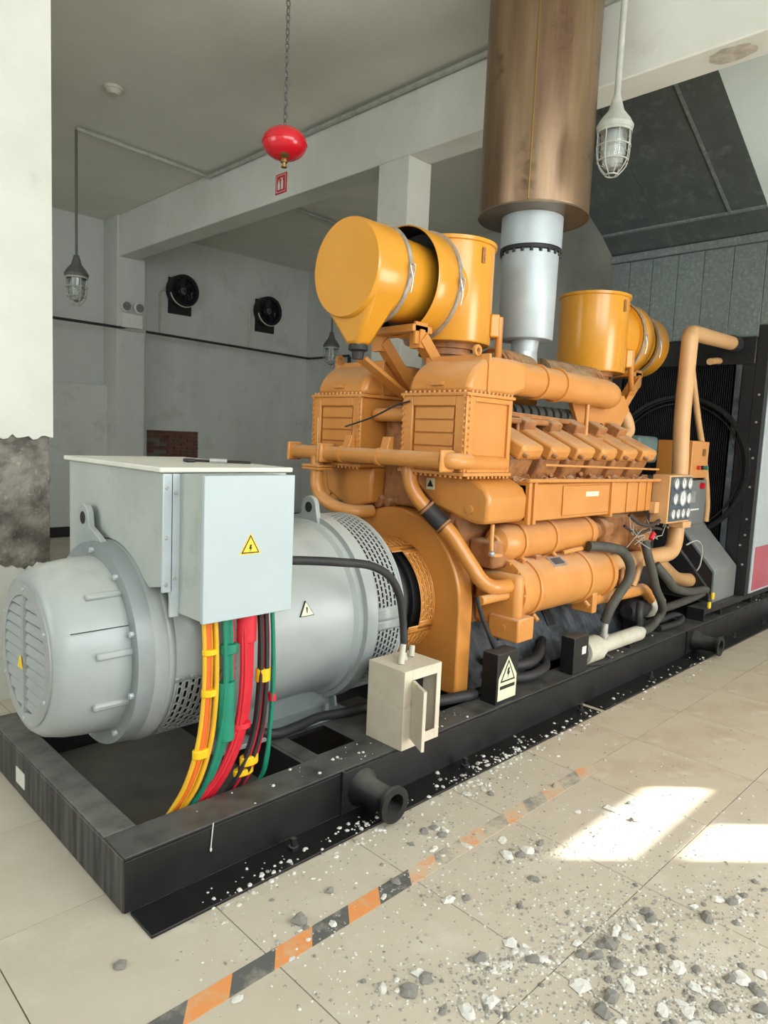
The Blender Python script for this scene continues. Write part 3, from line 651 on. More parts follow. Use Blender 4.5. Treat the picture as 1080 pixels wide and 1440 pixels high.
# --- air boxes with elbows on top (one per bank)
def airbox(s):
    y0, y1 = .13, .58
    def yy(y): return Yc+(y-Yc)*s
    def bx(xa, xb, ya, yb, za, zb):
        a, b = sorted((yy(ya), yy(yb))); return MB().box(xa, xb, a, b, za, zb)
    xa, xb = 1.87, 2.25
    ab = P('air_box', bx(xa, xb, y0+.012, y1-.012, 1.49, 1.89), 'orange_smooth', en, bevel=.006)
    lab(ab, 'square ribbed orange cooler box')
    # front face frame and ribbed panel
    fr = MB()
    for (ya, yb, za, zb) in ((y0, y0+.075, 1.49, 1.89), (y1-.075, y1, 1.49, 1.89), (y0+.075, y1-.075, 1.835, 1.89), (y0+.075, y1-.075, 1.49, 1.545)):
        a, b = sorted((yy(ya), yy(yb))); fr.box(xa-.022, xa, a, b, za, zb)
    P('front_frame', fr, 'orange_smooth', ab, bevel=.006)
    for k in range(4):
        za = 1.555+k*.07
        P('front_panel', bx(xa-.014, xa, y0+.088, y1-.088, za, za+.063), 'orange_smooth', ab, bevel=.004)
    P('top_flange', bx(xa-.03, xb+.012, y0-.012, y1+.012, 1.888, 1.905), 'orange', ab, bevel=.003)
    P('bottom_flange', bx(xa-.03, xb+.012, y0-.012, y1+.012, 1.472, 1.49), 'orange', ab, bevel=.003)
    sf = MB()
    for (xc, xd, za, zb) in ((xa-.022, xa+.05, 1.49, 1.888), (xb-.03, xb, 1.49, 1.888), (xa+.05, xb-.03, 1.86, 1.888), (xa+.05, xb-.03, 1.49, 1.51)):
        a, b = sorted((yy(y0-.004), yy(y0+.014))); sf.box(xc, xd, a, b, za, zb)
    P('side_frame', sf, 'orange_smooth', ab, bevel=.005)
    P('side_channel', MB().tube([(xa-.02, yy(y0+.03), 1.545), (xb-.02, yy(y0+.03), 1.535)], .046, 16, smooth=False), 'orange_smooth', ab)
    bm = MB()
    for z in [1.50+.032*k for k in range(13)]:
        for y in (y0+.012, y1-.012): bm.lathe((xa-.022, yy(y), z), (-1, 0, 0), [(0, .008), (.01, .008)], 6)
        bm.lathe((xa+.0, yy(y0-.004), z), (0, -s, 0), [(0, .007), (.009, .007)], 6)
    for k in range(13):
        y = lerp(y0, y1, (k+.5)/13)
        for z, d in ((1.905, 1), (1.472, -1)): bm.lathe((xa-.018, yy(y), z), (0, 0, d), [(0, .008), (.012, .008)], 6)
    for k in range(11):
        x = lerp(xa, xb, (k+.5)/11)
        for z, d in ((1.905, 1), (1.472, -1)): bm.lathe((x, yy(y0-.004), z), (0, 0, d), [(0, .008), (.012, .008)], 6)
    stuff(P('flange_bolts', bm, 'orange', ab))
    # elbow
    prof = [(xa, 1.905)]+[(2.13-.26*math.cos(a), 1.905+.205*math.sin(a)) for a in [math.pi/2*k/10 for k in range(1, 11)]]+[(2.3, 2.112), (2.4, 2.105), (2.4, 1.95), (2.25, 1.905)]
    a, b = sorted((yy(y0+.01), yy(y1-.01)))
    el = P('air_elbow', MB().prism(prof, 'y', a, b), 'orange', en, bevel=.03, angle=25)
    a, b = sorted((yy(y0+.0), yy(y1)))
    P('elbow_rib', MB().box(2.02, 2.038, a, b, 1.905, 2.118), 'orange', el, bevel=.003)
    a, b = sorted((yy(.31), yy(.39))); P('elbow_tab', MB().box(1.855, 1.9, a, b, 1.945, 1.965), 'orange', el)
    P('eye_ring', MB().lathe((2.0, yy(.2), 2.135), (0, 1, 0), [(-.008, .014), (-.008, .03), (.008, .03), (.008, .014), (-.008, .014)], 20, False), 'orange', el)
    # pipe that runs back to the turbocharger
    def q(x, y, z): return (x, yy(y), z)
    pp = P('air_pipe', MB().tube([q(2.36, .30, 2.03), q(2.6, .27, 2.03), q(3.4, .27, 2.025), q(3.62, .29, 2.02), q(3.74, .38, 2.02), q(3.78, .5, 2.02)], .09, 24, rs=(.098, .088)), 'orange', en)
    for x in (2.66, 2.88): P('pipe_flange', MB().lathe(q(x, .27, 2.03), DX, [(0, .1), (0, .108), (.022, .108), (.022, .1)], 28), 'orange', pp)
    for k in (0, 1): P('painted_mark', MB().box(3.0+.05*k, 3.03+.05*k, min(yy(.183), yy(.188)), max(yy(.183), yy(.188)), 2.035, 2.07), 'white_paint', pp)
    # transition duct and manifold along the bank
    pol = [(.57, 1.472), (.57, 1.40), (.42, 1.28), (.14, 1.215), (.07, 1.22), (.055, 1.25), (.05, 1.36), (.08, 1.41), (.14, 1.445), (.22, 1.472)]
    pol = [(yy(y), z) for y, z in pol]
    if s < 0: pol = pol[::-1]
    td = P('manifold_elbow', MB().prism(pol, 'x', 1.98, 2.34), 'orange_smooth', en, bevel=.02, angle=30)
    P('elbow_boss', MB().cyl(q(1.98, .17, 1.29), q(1.965, .17, 1.29), .022), 'orange', td)
    mf = P('intake_manifold', bx(2.34, 3.95, .06, .40, 1.215, 1.43), 'orange_smooth', en, bevel=.008)
    for x, d in ((2.34, .03), (2.395, .03), (3.31, .028)): P('manifold_flange', bx(x, x+d, .042, .42, 1.2, 1.445), 'orange_smooth', mf, bevel=.004)
    P('cover_plate', bx(2.72, 3.28, .05, .06, 1.235, 1.415), 'orange_smooth', mf, bevel=.004)
    for x in (3.55, 3.72, 3.85): P('manifold_rib', bx(x, x+.02, .05, .06, 1.22, 1.425), 'orange_smooth', mf, bevel=.003)
    if s > 0: P('paper_label', bx(2.98, 3.14, .046, .05, 1.345, 1.375), 'label_pale', mf)
    return ab, td
ab, td = airbox(1)
airbox(-1)
st = P('warning_sticker', MB().box(1.976, 1.98, .43, .49, 1.375, 1.44), 'label_pale', td)
P('sticker_triangle', MB().prism([(.46+.026*math.cos(math.radians(90+120*k)), 1.405+.026*math.sin(math.radians(90+120*k))) for k in range(3)], 'x', 1.974, 1.976), 'ink', st)
P('charge_duct', MB().box(2.05, 2.3, .62, .92, 1.25, 1.85), 'orange_dirty', en, bevel=.02)
P('link_tube', MB().cyl((1.98, .58, 1.79), (1.98, .92, 1.79), .04), 'orange', en)
P('lower_duct', MB().prism([(.9, 1.47), (1.36, 1.47), (1.33, 1.3), (1.1, 1.2), (.92, 1.26)], 'x', 1.95, 2.3), 'orange_smooth', en, bevel=.02)
P('housing_top', MB().box(2.1, 2.3, .4, 1.1, 1.1, 1.3), 'orange_dirty', en, bevel=.03)
for (y, r) in ((.92, .05), (.84, .035), (1.02, .04)): P('gear_cap', MB().cyl((2.1, y, 1.26), (2.02, y, 1.26), r, r*.7, 18), 'orange_dirty', en)

# --- water pipe across the front of the air boxes
XP = 1.775
cp = P('water_pipe', MB().cyl((XP, 1.46, 1.545), (XP, .20, 1.55), .043, None, 24), 'orange', en)
for y in (1.455, 1.16, 1.135, .18): P('pipe_flange', MB().box(XP-.055, XP+.055, y-.012, y+.012, 1.49, 1.605), 'orange', cp, bevel=.012)
P('pipe_end', MB().tube([(XP, .2, 1.55), (XP+.01, .165, 1.55), (XP+.05, .145, 1.55), (1.9, .14, 1.548)], .043, 20), 'orange', cp)
for y in (.99, .67):
    P('pipe_clamp', MB().lathe((XP, y, 1.547), (0, 1, 0), [(-.012, .043), (-.012, .05), (.012, .05), (.012, .043)], 20), 'orange', cp)
    P('clamp_bracket', MB().prism([(XP+.02, 1.58), (1.85, 1.58), (1.85, 1.66), (1.82, 1.66)], 'y', y-.03, y+.03), 'orange', cp, bevel=.004)
dp = P('down_pipe', MB().tube([(XP, 1.22, 1.55), (XP, 1.22, 1.42), (XP, 1.215, 1.34), (1.79, 1.18, 1.27), (1.82, 1.08, 1.22), (1.88, .98, 1.2), (2.0, .95, 1.2)], .04, 18), 'orange', en)
P('pipe_flange', MB().box(XP-.06, XP+.06, 1.14, 1.30, 1.44, 1.456), 'orange', dp, bevel=.004)
P('pipe_flange', MB().box(XP-.06, XP+.06, 1.14, 1.30, 1.458, 1.474), 'orange', dp, bevel=.004)
P('fitting', MB().cyl((XP-.02, 1.20, 1.6), (XP-.02, 1.20, 1.76), .005, None, 8), 'brass', dp)
# big pipe running down to the oil cooler
bp_ = P('coolant_pipe', MB().tube([(1.86, .52, 1.5), (1.86, .50, 1.40), (1.89, .45, 1.31), (1.94, .39, 1.235), (1.99, .31, 1.15), (2.02, .25, 1.06), (2.05, .19, .97), (2.08, .14, .895), (2.14, .10, .86), (2.3, .09, .855)], .042, 20), 'orange_smooth', en)
P('rubber_sleeve', MB().tube([(1.905, .43, 1.285), (1.94, .39, 1.235), (1.975, .335, 1.175)], .05, 18), 'rubber', bp_)
for p, q in (((1.908, .426, 1.28), (1.914, .418, 1.27)), ((1.968, .346, 1.187), (1.973, .338, 1.178))): P('hose_clamp', MB().cyl(p, q, .054), 'orange_dirty', bp_)

# --- coolers on the side
def cooler(name, X0, X1, y, z, r, bands, label):
    c = P(name, MB().cyl((X0, y, z), (X1, y, z), r, None, 48), 'orange', en); lab(c, label)
    for x in bands:
        P('clamp_band', MB().lathe((x, y, z), DX, [(-.02, r), (-.02, r+.01), (-.006, r+.014), (.006, r+.014), (.02, r+.01), (.02, r)], 48, False), 'orange', c)
        P('band_lug', MB().cyl((x, y-r*.72, z-r*.86), (x, y-r*.9, z-r*1.02), .014, None, 10), 'orange', c)
    return c
lc = cooler('oil_cooler', 2.40, 3.42, .20, .80, .172, (2.52, 3.12), 'larger lower cooler drum with nameplate')
P('end_flange', MB().cyl((2.33, .2, .8), (2.4, .2, .8), .19, None, 48), 'orange', lc, bevel=.005)
stuff(P('flange_bolts', bolts(MB(), [(2.33, .2+.178*math.cos(a), .8+.178*math.sin(a)) for a in [TP*k/16 for k in range(16)]], (-1, 0, 0), .009, .012), 'orange', lc))
P('end_cap', MB().box(2.26, 2.34, .02, .33, .60, .92), 'orange', lc, bevel=.03)
P('outlet_box', MB().box(2.24, 2.40, -.01, .2, .545, .68), 'orange', lc, bevel=.012)
for k, (dy, dz) in enumerate(((.06, .06), (.16, .0), (.06, -.2))): P('cap_bolt', MB().cyl((2.26, dy+.03, .82+dz), (2.235, dy+.03, .82+dz), .016, None, 8), 'orange', lc)
P('end_flange', MB().lathe((3.42, .2, .8), DX, [(-.03, .172), (-.03, .185), (.02, .185), (.05, .15), (.05, 0)], 48, False), 'orange', lc)
P('inlet_stub', MB().cyl((2.02, .1, .80), (2.26, .1, .80), .026), 'orange', lc)
plt = P('name_plate', MB().obox((2.79, .105, .944), (1, 0, 0), (0, .83, .55), (0, -.55, .83), .075, .04, .004), 'steel_thread', lc)
P('plate_print', MB().obox((2.79, .1045, .9445), (1, 0, 0), (0, .83, .55), (0, -.55, .83), .055, .026, .0045), 'sump', plt)
uc = cooler('water_cooler', 2.40, 3.30, .22, 1.08, .108, (2.46, 2.80, 3.24), 'slimmer upper cooler drum under the intake manifold')
P('end_dome', MB().lathe((2.4, .22, 1.08), (-1, 0, 0), [(0, .112), (.05, .108), (.1, .085), (.12, .05), (.14, .045), (.14, 0)], 32, False), 'orange', uc)
P('end_box', MB().box(2.2, 2.36, .16, .34, .94, 1.1), 'orange_dirty', uc, bevel=.02)
P('outlet_valve', MB().lathe((3.30, .22, 1.08), DX, [(0, .1), (.05, .07), (.14, .06), (.15, .085), (.22, .085), (.23, .05), (.36, .05)], 20), 'orange_dirty', uc)
for x in (2.62, 3.0, 3.25): P('saddle', MB().box(x, x+.06, .14, .3, .95, .99), 'orange_dirty', en, bevel=.01)
P('saddle_clamp', MB().tube([(2.9, .13, .985), (2.98, .1, 1.0), (3.08, .11, 1.0), (3.14, .14, .99)], .014, 8), 'orange', en)
P('drain_elbow', MB().tube([(2.12, .12, 1.21), (2.12, .12, 1.1), (2.13, .115, 1.04), (2.2, .11, 1.03)], .012, 10), 'orange', en)
P('drain_valve', MB().ell((2.1, .1, 1.05), .02, .02, .018, 10, 8), 'steel_thread', en)
# pipes right of the coolers
rp = P('radiator_pipe', MB().tube([(3.45, .2, .835), (3.9, .16, .84), (4.3, .12, .845), (4.48, .11, .86), (4.55, .11, .93), (4.57, .115, 1.06), (4.585, .13, 1.5), (4.59, .15, 1.9), (4.60, .15, 2.46), (4.62, .155, 2.55), (4.70, .165, 2.585), (5.1, .2, 2.61), (5.95, .28, 2.665)], .062, 20), 'tan_paint', en)
lab(rp, 'tall tan pipe rising to the radiator top')
P('hose_joint', MB().cyl((5.80, .265, 2.655), (5.99, .284, 2.668), .072), 'rubber', rp)
P('lower_pipe', MB().tube([(4.3, .25, .86), (4.6, .28, .76), (4.85, .3, .66), (5.1, .3, .545), (5.35, .3, .50), (5.5, .3, .49)], .062, 18), 'tan_paint', en)
P('drain_pipe', MB().tube([(3.25, .14, .63), (3.9, .14, .605), (4.08, .15, .60), (4.16, .15, .58), (4.28, .15, .5)], .045, 16), 'orange', en)
P('drain_flange', MB().box(3.2, 3.26, .06, .22, .56, .7), 'orange', en, bevel=.008)
for x in (3.72, 3.84, 3.95): P('branch_valve', MB().lathe((x, .13, .64), (0, 0, 1), [(0, .022), (.05, .022), (.05, .032), (.08, .032), (.08, .018), (.17, .018)], 12), 'orange_dirty', en)
P('branch_arm', MB().tube([(3.9, .12, .66), (3.92, .1, .75), (3.96, .1, .83), (4.02, .12, .86)], .022, 10), 'tan_paint', en)
P('thermostat', MB().box(3.6, 4.25, .2, .5, .92, 1.18), 'orange_dirty', en, bevel=.04)
P('pump_body', MB().lathe((4.05, .1, 1.0), (0, 1, 0), [(0, .05), (.03, .1), (.1, .13), (.25, .13)], 24), 'orange_dirty', en)
P('wire_loom', MB().tube([(3.62, .06, 1.2), (3.7, .02, 1.14), (3.85, .0, 1.12), (4.05, .02, 1.15), (4.15, .06, 1.13)], .014, 8).tube([(3.6, .08, 1.12), (3.75, .05, 1.06), (3.95, .03, 1.09), (4.12, .04, 1.07)], .01, 8), 'wire', en)
R_ = random.Random(3); wl = MB()
for k in range(18):
    x = R_.uniform(3.6, 4.2); z = R_.uniform(.98, 1.14); wl.tube([(x, .04, z), (x+R_.uniform(-.08, .08), R_.uniform(-.03, .05), z+R_.uniform(-.06, .06)), (x+R_.uniform(-.14, .14), .06, z+R_.uniform(-.1, .1))], .003, 6, 4)
stuff(P('wiring', wl, 'lamp_grey', en))
P('red_plug', MB().cyl((3.86, .0, 1.02), (3.9, .0, 1.06), .016), 'cable_red', en)
# turbochargers and lagged exhaust in the valley
for s in (1, -1):
    X = 3.28-.72*s
    P('exhaust_lagging', MB().tube([(X, .62, 2.08), (X+.25*s, .6, 2.13), (3.2-.1*s, .66, 2.14)], .12, 18), 'lagging', en)
    P('turbo_housing', MB().lathe((X-.1*s, .62, 2.02), DX, [(-.12, .09), (-.1, .15), (-.03, .17), (.04, .15), (.1, .1), (.16, .1)], 28), 'orange_dirty', en)
    vr = MB()
    for k in range(4): vr.lathe((X+(.1+.05*k)*s, .6, 2.12), (1, 0, .05), [(0, .125), (.012, .135), (.024, .125)], 20)
    P('lagging_straps', vr, 'orange_dirty', en)
P('turbo_bracket', MB().prism([(3.5, 1.68), (3.9, 1.68), (4.15, 1.95), (4.05, 2.05), (3.3, 1.95)], 'y', .38, .41), 'orange', en)
P('bracket_hole', MB().cyl((3.72, .375, 1.80), (3.72, .38, 1.80), .03), 'ink', en)
P('turbo_bend', MB().tube([(3.75, .45, 1.74), (4.1, .42, 1.74), (4.24, .42, 1.79), (4.23, .45, 1.9), (4.15, .5, 1.98)], .05, 16), 'tan_paint', en)
P('crank_cover', MB().box(3.35, 3.75, .22, .36, 1.64, 1.72), 'orange_dirty', en, bevel=.01)
P('charging_alternator', MB().box(4.2, 4.55, .3, .65, 1.55, 1.76), 'green_thing', en, bevel=.03)
P('thin_wire', MB().tube([(1.80, 1.0, 1.71), (1.80, .78, 1.765), (1.82, .62, 1.83), (1.84, .52, 1.86)], .005, 6), 'rubber', en)

# ================================================================== AIR FILTERS
def air_filter(s, label):
    # s=+1: drum points to -X (front one); s=-1 mirrored
    xv = 2.39 if s > 0 else 4.17
    t = thing('air_filter', (xv, Yc, 2.1), label, 'air filter')
    zc = 2.545; r = .26
    def X(d): return xv-d*s
    D = (-s, 0, 0)
    P('vertical_drum', MB().lathe((xv, Yc, 0), (0, 0, 1), [(2.24, .0), (2.24, .262), (2.25, .268), (2.81, .268), (2.815, .28), (2.835, .28), (2.835, 0)], 64, False), 'yellow', t, angle=40)
    for a in (-95, -150 if s > 0 else -30):
        c, q = math.cos(math.radians(a)), math.sin(math.radians(a))
        P('latch', MB().obox((xv+.272*c, Yc+.272*q, 2.74), (-q, c, 0), (c, q, 0), (0, 0, 1), .012, .006, .045), 'orange_dirty', t, bevel=.003)
    # horizontal drum: distance d from the vertical axis
    o = (xv, Yc, zc)
    P('rear_shell', MB().lathe(o, D, [(.1, .24), (.26, .27), (.26, .295), (.28, .308), (.445, .31), (.45, .306), (.447, .302)], 64, False), 'yellow', t, angle=40)
    P('shell_mouth', MB().lathe(o, D, [(.448, .303), (.38, .3), (.30, .29), (.29, .2)], 64, False), 'black_matt', t)
    P('filter_body', MB().lathe(o, D, [(.28, .225), (.64, .235), (.64, .0)], 64, False), 'yellow', t, angle=40)
    P('cap', MB().lathe(o, D, [(.625, .25), (.635, .262), (.84, .262), (.855, .255), (.858, 0)], 64, False), 'yellow', t, angle=40)
    for d in (.27, .632):
        k_ = .046 if d < .4 else 0
        P_ = [(d-.012, .262+k_), (d-.012, .272+k_), (d+.012, .272+k_), (d+.012, .262+k_)]
        b = P('clamp_band', MB().lathe(o, D, P_, 64, False), 'steel_thread', t)
        a = math.radians(195)
        y, z = Yc+(.285+k_)*math.cos(a), zc+(.285+k_)*math.sin(a)
        P('clasp', MB().tube([(X(d), y, z-.05), (X(d), y-.012, z+.02), (X(d)-.02, y-.008, z+.09), (X(d)+.02, y-.004, z+.09), (X(d), y-.012, z+.02)], .005, 6, 4), 'steel_thread', b)
    fz = zc-.40
    top = [(X(.85), Yc-.235, zc-.12), (X(.63), Yc-.235, zc-.12), (X(.63), Yc+.235, zc-.12), (X(.85), Yc+.235, zc-.12)]
    bot = [(X(.79), Yc-.045, fz), (X(.69), Yc-.045, fz), (X(.69), Yc+.045, fz), (X(.79), Yc+.045, fz)]
    if s > 0: P('dust_funnel', MB().add(top+bot, [(0, 1, 2, 3), (7, 6, 5, 4), (0, 4, 5, 1), (1, 5, 6, 2), (2, 6, 7, 3), (3, 7, 4, 0)]), 'yellow', t, bevel=.025)
    if s > 0: P('dust_valve', MB().lathe((X(.74), Yc, fz+.01), (0, 0, -1), [(0, .052), (.03, .055), (.04, .035), (.08, .03)], 20), 'rubber', t)
    # outlet below
    P('outlet', MB().lathe((xv, Yc, 0), (0, 0, 1), [(2.05, .1), (2.13, .13), (2.17, .145), (2.17, .17), (2.185, .17), (2.185, .15), (2.21, .15), (2.21, .175), (2.245, .175)], 36, False), 'orange_dirty', t)
    P('strap_bracket', MB().obox((xv+.18, Yc-.21, 2.36), (.75, -.65, 0), (.65, .75, 0), (0, 0, 1), .03, .075, .07), 'yellow', t, bevel=.01)
    P('stay_rod', MB().tube([(xv+.2, Yc-.25, 2.42), (xv+.2, Yc-.25, 2.28), (xv+.16, Yc-.28, 2.16), (xv+.06, Yc-.34, 2.08)], .022, 12), 'orange_smooth', t)
    # saddle bracket
    P('saddle', MB().box(min(X(.52), X(.36)), max(X(.52), X(.36)), Yc-.2, Yc+.2, 2.245, 2.285), 'orange_smooth', t, bevel=.005)
    P('saddle_plate', MB().box(min(X(.50), X(.4)), max(X(.50), X(.4)), Yc-.2, Yc-.185, 2.18, 2.30), 'orange_smooth', t)
    for yo in (-.17, .14):
        br = MB().obox((X(.30), Yc+yo, 2.08), (s*.62, 0, -.6), (0, 1, 0), (s*.6, 0, .62), .20, .045, .012).obox((X(.30), Yc+yo-.045, 2.08), (s*.62, 0, -.6), (0, 1, 0), (s*.6, 0, .62), .20, .006, .035)
        P('bracket_arm', br, 'orange_smooth', t, bevel=.003)
        P('bracket_leg', MB().box(min(X(.47), X(.43)), max(X(.47), X(.43)), Yc+yo-.04, Yc+yo+.04, 2.16, 2.26), 'orange_smooth', t)
    P('side_arm', MB().obox((X(.42), Yc+.08, 1.99), (s*.75, -.15, -.45), (.2, 1, 0), (s*.45, 0, .75), .22, .05, .012), 'orange_smooth', t, bevel=.003)
    return t
air_filter(1, 'large yellow air filter drum in front with flat round cap and dust funnel')
air_filter(-1, 'yellow air filter farther back beside the radiator')

# ================================================================== EXHAUST
EXx, EXy = 3.135, .68
ex = thing('exhaust_muffler', (EXx, EXy, 2.2), 'tall brown scorched muffler drum on silver exhaust pipe up to the ceiling', 'muffler')
P('drum', MB().lathe((EXx, EXy, 0), (0, 0, 1), [(3.17, .19), (3.17, .36), (3.185, .366), (CZ-.002, .366)], 72, False), 'steel_burnt', ex, angle=40)
P('bottom_plate', MB().lathe((EXx, EXy, 0), (0, 0, 1), [(3.164, .2), (3.164, .352), (3.169, .352)], 64, False), 'steel_under', ex)
P('rim', MB().ring((EXx, EXy, 0), (0, 0, 1), .354, .3675, 3.163, 3.174, 72), 'steel_under', ex)
P('drum_seam', MB().tube([(EXx-.324, EXy-.177, 3.18), (EXx-.324, EXy-.177, CZ-.01)], .005, 6, smooth=False), 'brass', ex)
P('neck', MB().lathe((EXx, EXy, 0), (0, 0, 1), [(2.96, .205), (3.2, .205)], 48, False), 'steel_soft', ex)
fl_ = P('neck_flange', MB().ring((EXx, EXy, 0), (0, 0, 1), .17, .205, 2.935, 2.955, 48), 'black_matt', ex)
stuff(P('flange_bolts', bolts(MB(), [(EXx+.192*math.cos(a), EXy+.192*math.sin(a), 2.935) for a in [TP*k/20 for k in range(20)]], (0, 0, -1), .012, .022), 'black_matt', fl_))
P('pipe', MB().lathe((EXx, EXy, 0), (0, 0, 1), [(2.28, .088), (2.355, .095), (2.36, .18), (2.37, .186), (2.93, .19), (2.94, .17)], 48, False), 'steel_soft', ex, angle=40)
P('pipe_foot', MB().lathe((EXx, EXy, 0), (0, 0, 1), [(2.1, .1), (2.16, .1), (2.3, .085), (2.36, .085)], 32, False), 'steel', ex)

# ================================================================== RADIATOR
RX = 6.0
ra = thing('radiator', (6.5, .75, FT), 'tall black radiator with finned core at the far end of the frame', 'radiator')
P('frame_post', MB().box(RX, 6.9, -.0, .10, .32, 2.83), 'radiator_black', ra, bevel=.004)
P('frame_post', MB().box(RX, 6.9, 1.40, 1.50, .32, 2.83), 'radiator_black', ra, bevel=.004)
P('top_tank', MB().box(RX-.02, 6.8, .10, 1.40, 2.48, 2.73), 'radiator_black', ra, bevel=.01)
P('bottom_tank', MB().box(RX, 6.8, .10, 1.40, .32, .52), 'radiator_black', ra)
P('core_back', MB().box(6.2, 6.6, .10, 1.40, .5, 2.5), 'black_matt', ra)
fin = MB()
for k in range(56): y = .30+k*.0195; fin.box(RX+.03, RX+.2, y, y+.007, .52, 2.48)
stuff(P('core_fins', fin, 'radiator_black', ra))
P('edge_strip', MB().box(RX-.005, RX+.02, .215, .265, .55, 2.48), 'sump', ra)
P('side_strip', MB().box(RX, RX+.03, .10, .205, .52, 2.48), 'radiator_black', ra)
rg = MB()
for rr in (.62, .66): rg.lathe((RX-.02, Yc, 1.5), DX, [(-.006, rr-.006), (.006, rr-.006), (.006, rr+.006), (-.006, rr+.006), (-.006, rr-.006)], 64, False)
P('fan_guard_ring', rg, 'radiator_black', ra)
P('fan_shroud', MB().ring((RX-.01, Yc, 1.5), DX, .67, .70, -.05, .06, 64), 'radiator_black', ra)
P('fan_hub', MB().lathe((5.4, Yc, 1.3), DX, [(0, .0), (0, .12), (.3, .12), (.3, .09), (.62, .09)], 24, False), 'radiator_black', ra)
sp = P('side_panel', MB().box(6.08, 7.2, -.012, .0, .34, 2.8), 'galv_strip', ra, bevel=.002)
P('red_panel', MB().box(6.14, 7.0, -.016, -.012, .36, .78), 'red_sheet', sp)
P('base_rail', MB().box(5.1, 7.1, .03, .17, .27, .32).box(5.1, 5.12, .03, .17, FT, .27).box(5.5, 5.52, .03, .17, FT, .27).box(6.3, 6.32, .03, .17, FT, .27).box(7.0, 7.02, .03, .17, FT, .27), 'black_paint', ra)
P('base_rail', MB().box(5.1, 7.1, 1.33, 1.47, FT, .32), 'black_paint', ra)
stuff(P('post_bolts', bolts(MB(), [(RX-.001, .045, z) for z in (.62, .9, 1.05, 1.35, 1.62, 1.95, 2.2)]+[(RX-.001, .08, z) for z in (.8, 1.7)], (-1, 0, 0), .011, .008), 'steel_thread', ra))
P('panel_holes', MB().cyl((6.75, -.014, 1.2), (6.75, -.017, 1.2), .02).cyl((6.85, -.014, 1.2), (6.85, -.017, 1.2), .02), 'ink', sp)
P('overflow_pipe', MB().tube([(5.99, .42, 2.52), (5.8, .38, 2.5), (5.6, .36, 2.47)], .03, 12), 'tan_paint', ra)
P('thin_pipe', MB().tube([(5.30, .40, 2.40), (5.55, .40, 1.95), (5.78, .40, 1.59), (5.95, .40, 1.2), (5.97, .4, .99)], .028, 12), 'tan_paint', ra)

# belt guard
bg_ = thing('belt_guard', (5.7, .35, .32), 'grey sloping sheet metal guard in front of the black radiator', 'guard')
P('cover', MB().prism([(.08, .32), (.08, .61), (.43, 1.0), (.72, 1.0), (.72, .32)], 'x', 5.42, 5.96), 'guard_grey', bg_, bevel=.008)
P('side_plate', MB().prism([(.10, .33), (.10, .59), (.44, .98), (.70, .98), (.70, .33)], 'x', 5.412, 5.42), 'black_matt', bg_)

# ================================================================== PANELS
ip = thing('instrument_panel', (4.2, .03, 1.12), 'tan instrument panel with ten round white gauges beside the intake manifold', 'gauge panel')
P('case', MB().box(4.0, 4.40, -.045, .085, 1.125, 1.478), 'tan_paint', ip, bevel=.006)
fpn = P('face_plate', MB().box(4.015, 4.385, -.05, -.045, 1.14, 1.465), 'panel_blue', ip)
gs = [(4.085, 1.415, .042), (4.215, 1.418, .042), (4.325, 1.415, .042), (4.085, 1.305, .042), (4.215, 1.308, .06), (4.325, 1.305, .042), (4.065, 1.195, .036), (4.15, 1.195, .036), (4.24, 1.195, .036), (4.33, 1.195, .036)]
for (x, z, r) in gs:
    gg = P('gauge', MB().lathe((x, -.05, z), (0, -1, 0), [(0, r), (.014, r), (.014, r*.84), (.01, r*.84)], 24, False), 'steel_thread', fpn)
for (x, z, r) in gs:
    P('dial', MB().lathe((x, -.05, z), (0, -1, 0), [(.009, 0), (.009, r*.86)], 20, False), 'dial', ip)
    P('needle', MB().box(x-.002, x+.002, -.0605, -.0595, z-r*.1, z+r*.7), 'ink', ip)
P('bracket', MB().box(4.3, 4.45, -.045, .06, 1.075, 1.125), 'tan_paint', ip, bevel=.004)
P('support_arm', MB().box(3.93, 4.0, .02, .06, 1.2, 1.28), 'tan_paint', ip)
oc = thing('control_box', (5.15, .33, 1.42), 'orange control box with small red and green buttons by the tall pipe', 'control box')
P('case', MB().box(4.98, 5.34, .20, .50, 1.43, 1.745), 'orange_smooth', oc, bevel=.006)
P('key_switch', MB().box(5.2, 5.25, .19, .2, 1.62, 1.68), 'brass', oc)
for x, m in ((5.12, 'red_print'), (5.2, 'ink'), (5.29, 'cable_green')): P('button', MB().cyl((x, .2, 1.52), (x, .178, 1.52), .018, None, 14), m, oc)
P('mount_leg', MB().box(5.1, 5.2, .3, .4, 1.36, 1.43), 'black_matt', oc)
sb = thing('switch_box', (5.45, .36, 1.0), 'dark grey switch box with red knob standing on sloping guard', 'switch box')
P('case', MB().box(5.28, 5.66, .31, .46, 1.003, 1.40), 'guard_grey', sb, bevel=.004)
P('case_foot', MB().box(5.3, 5.64, .40, .50, 1.0, 1.02), 'black_matt', sb)
P('knob', MB().cyl((5.52, .31, 1.35), (5.52, .28, 1.35), .03, .026, 16), 'red', sb)
P('print', MB().box(5.33, 5.42, .308, .31, 1.2, 1.3), 'steel_thread', sb)
P('print', MB().box(5.33, 5.52, .308, .31, 1.13, 1.145), 'dial', sb)
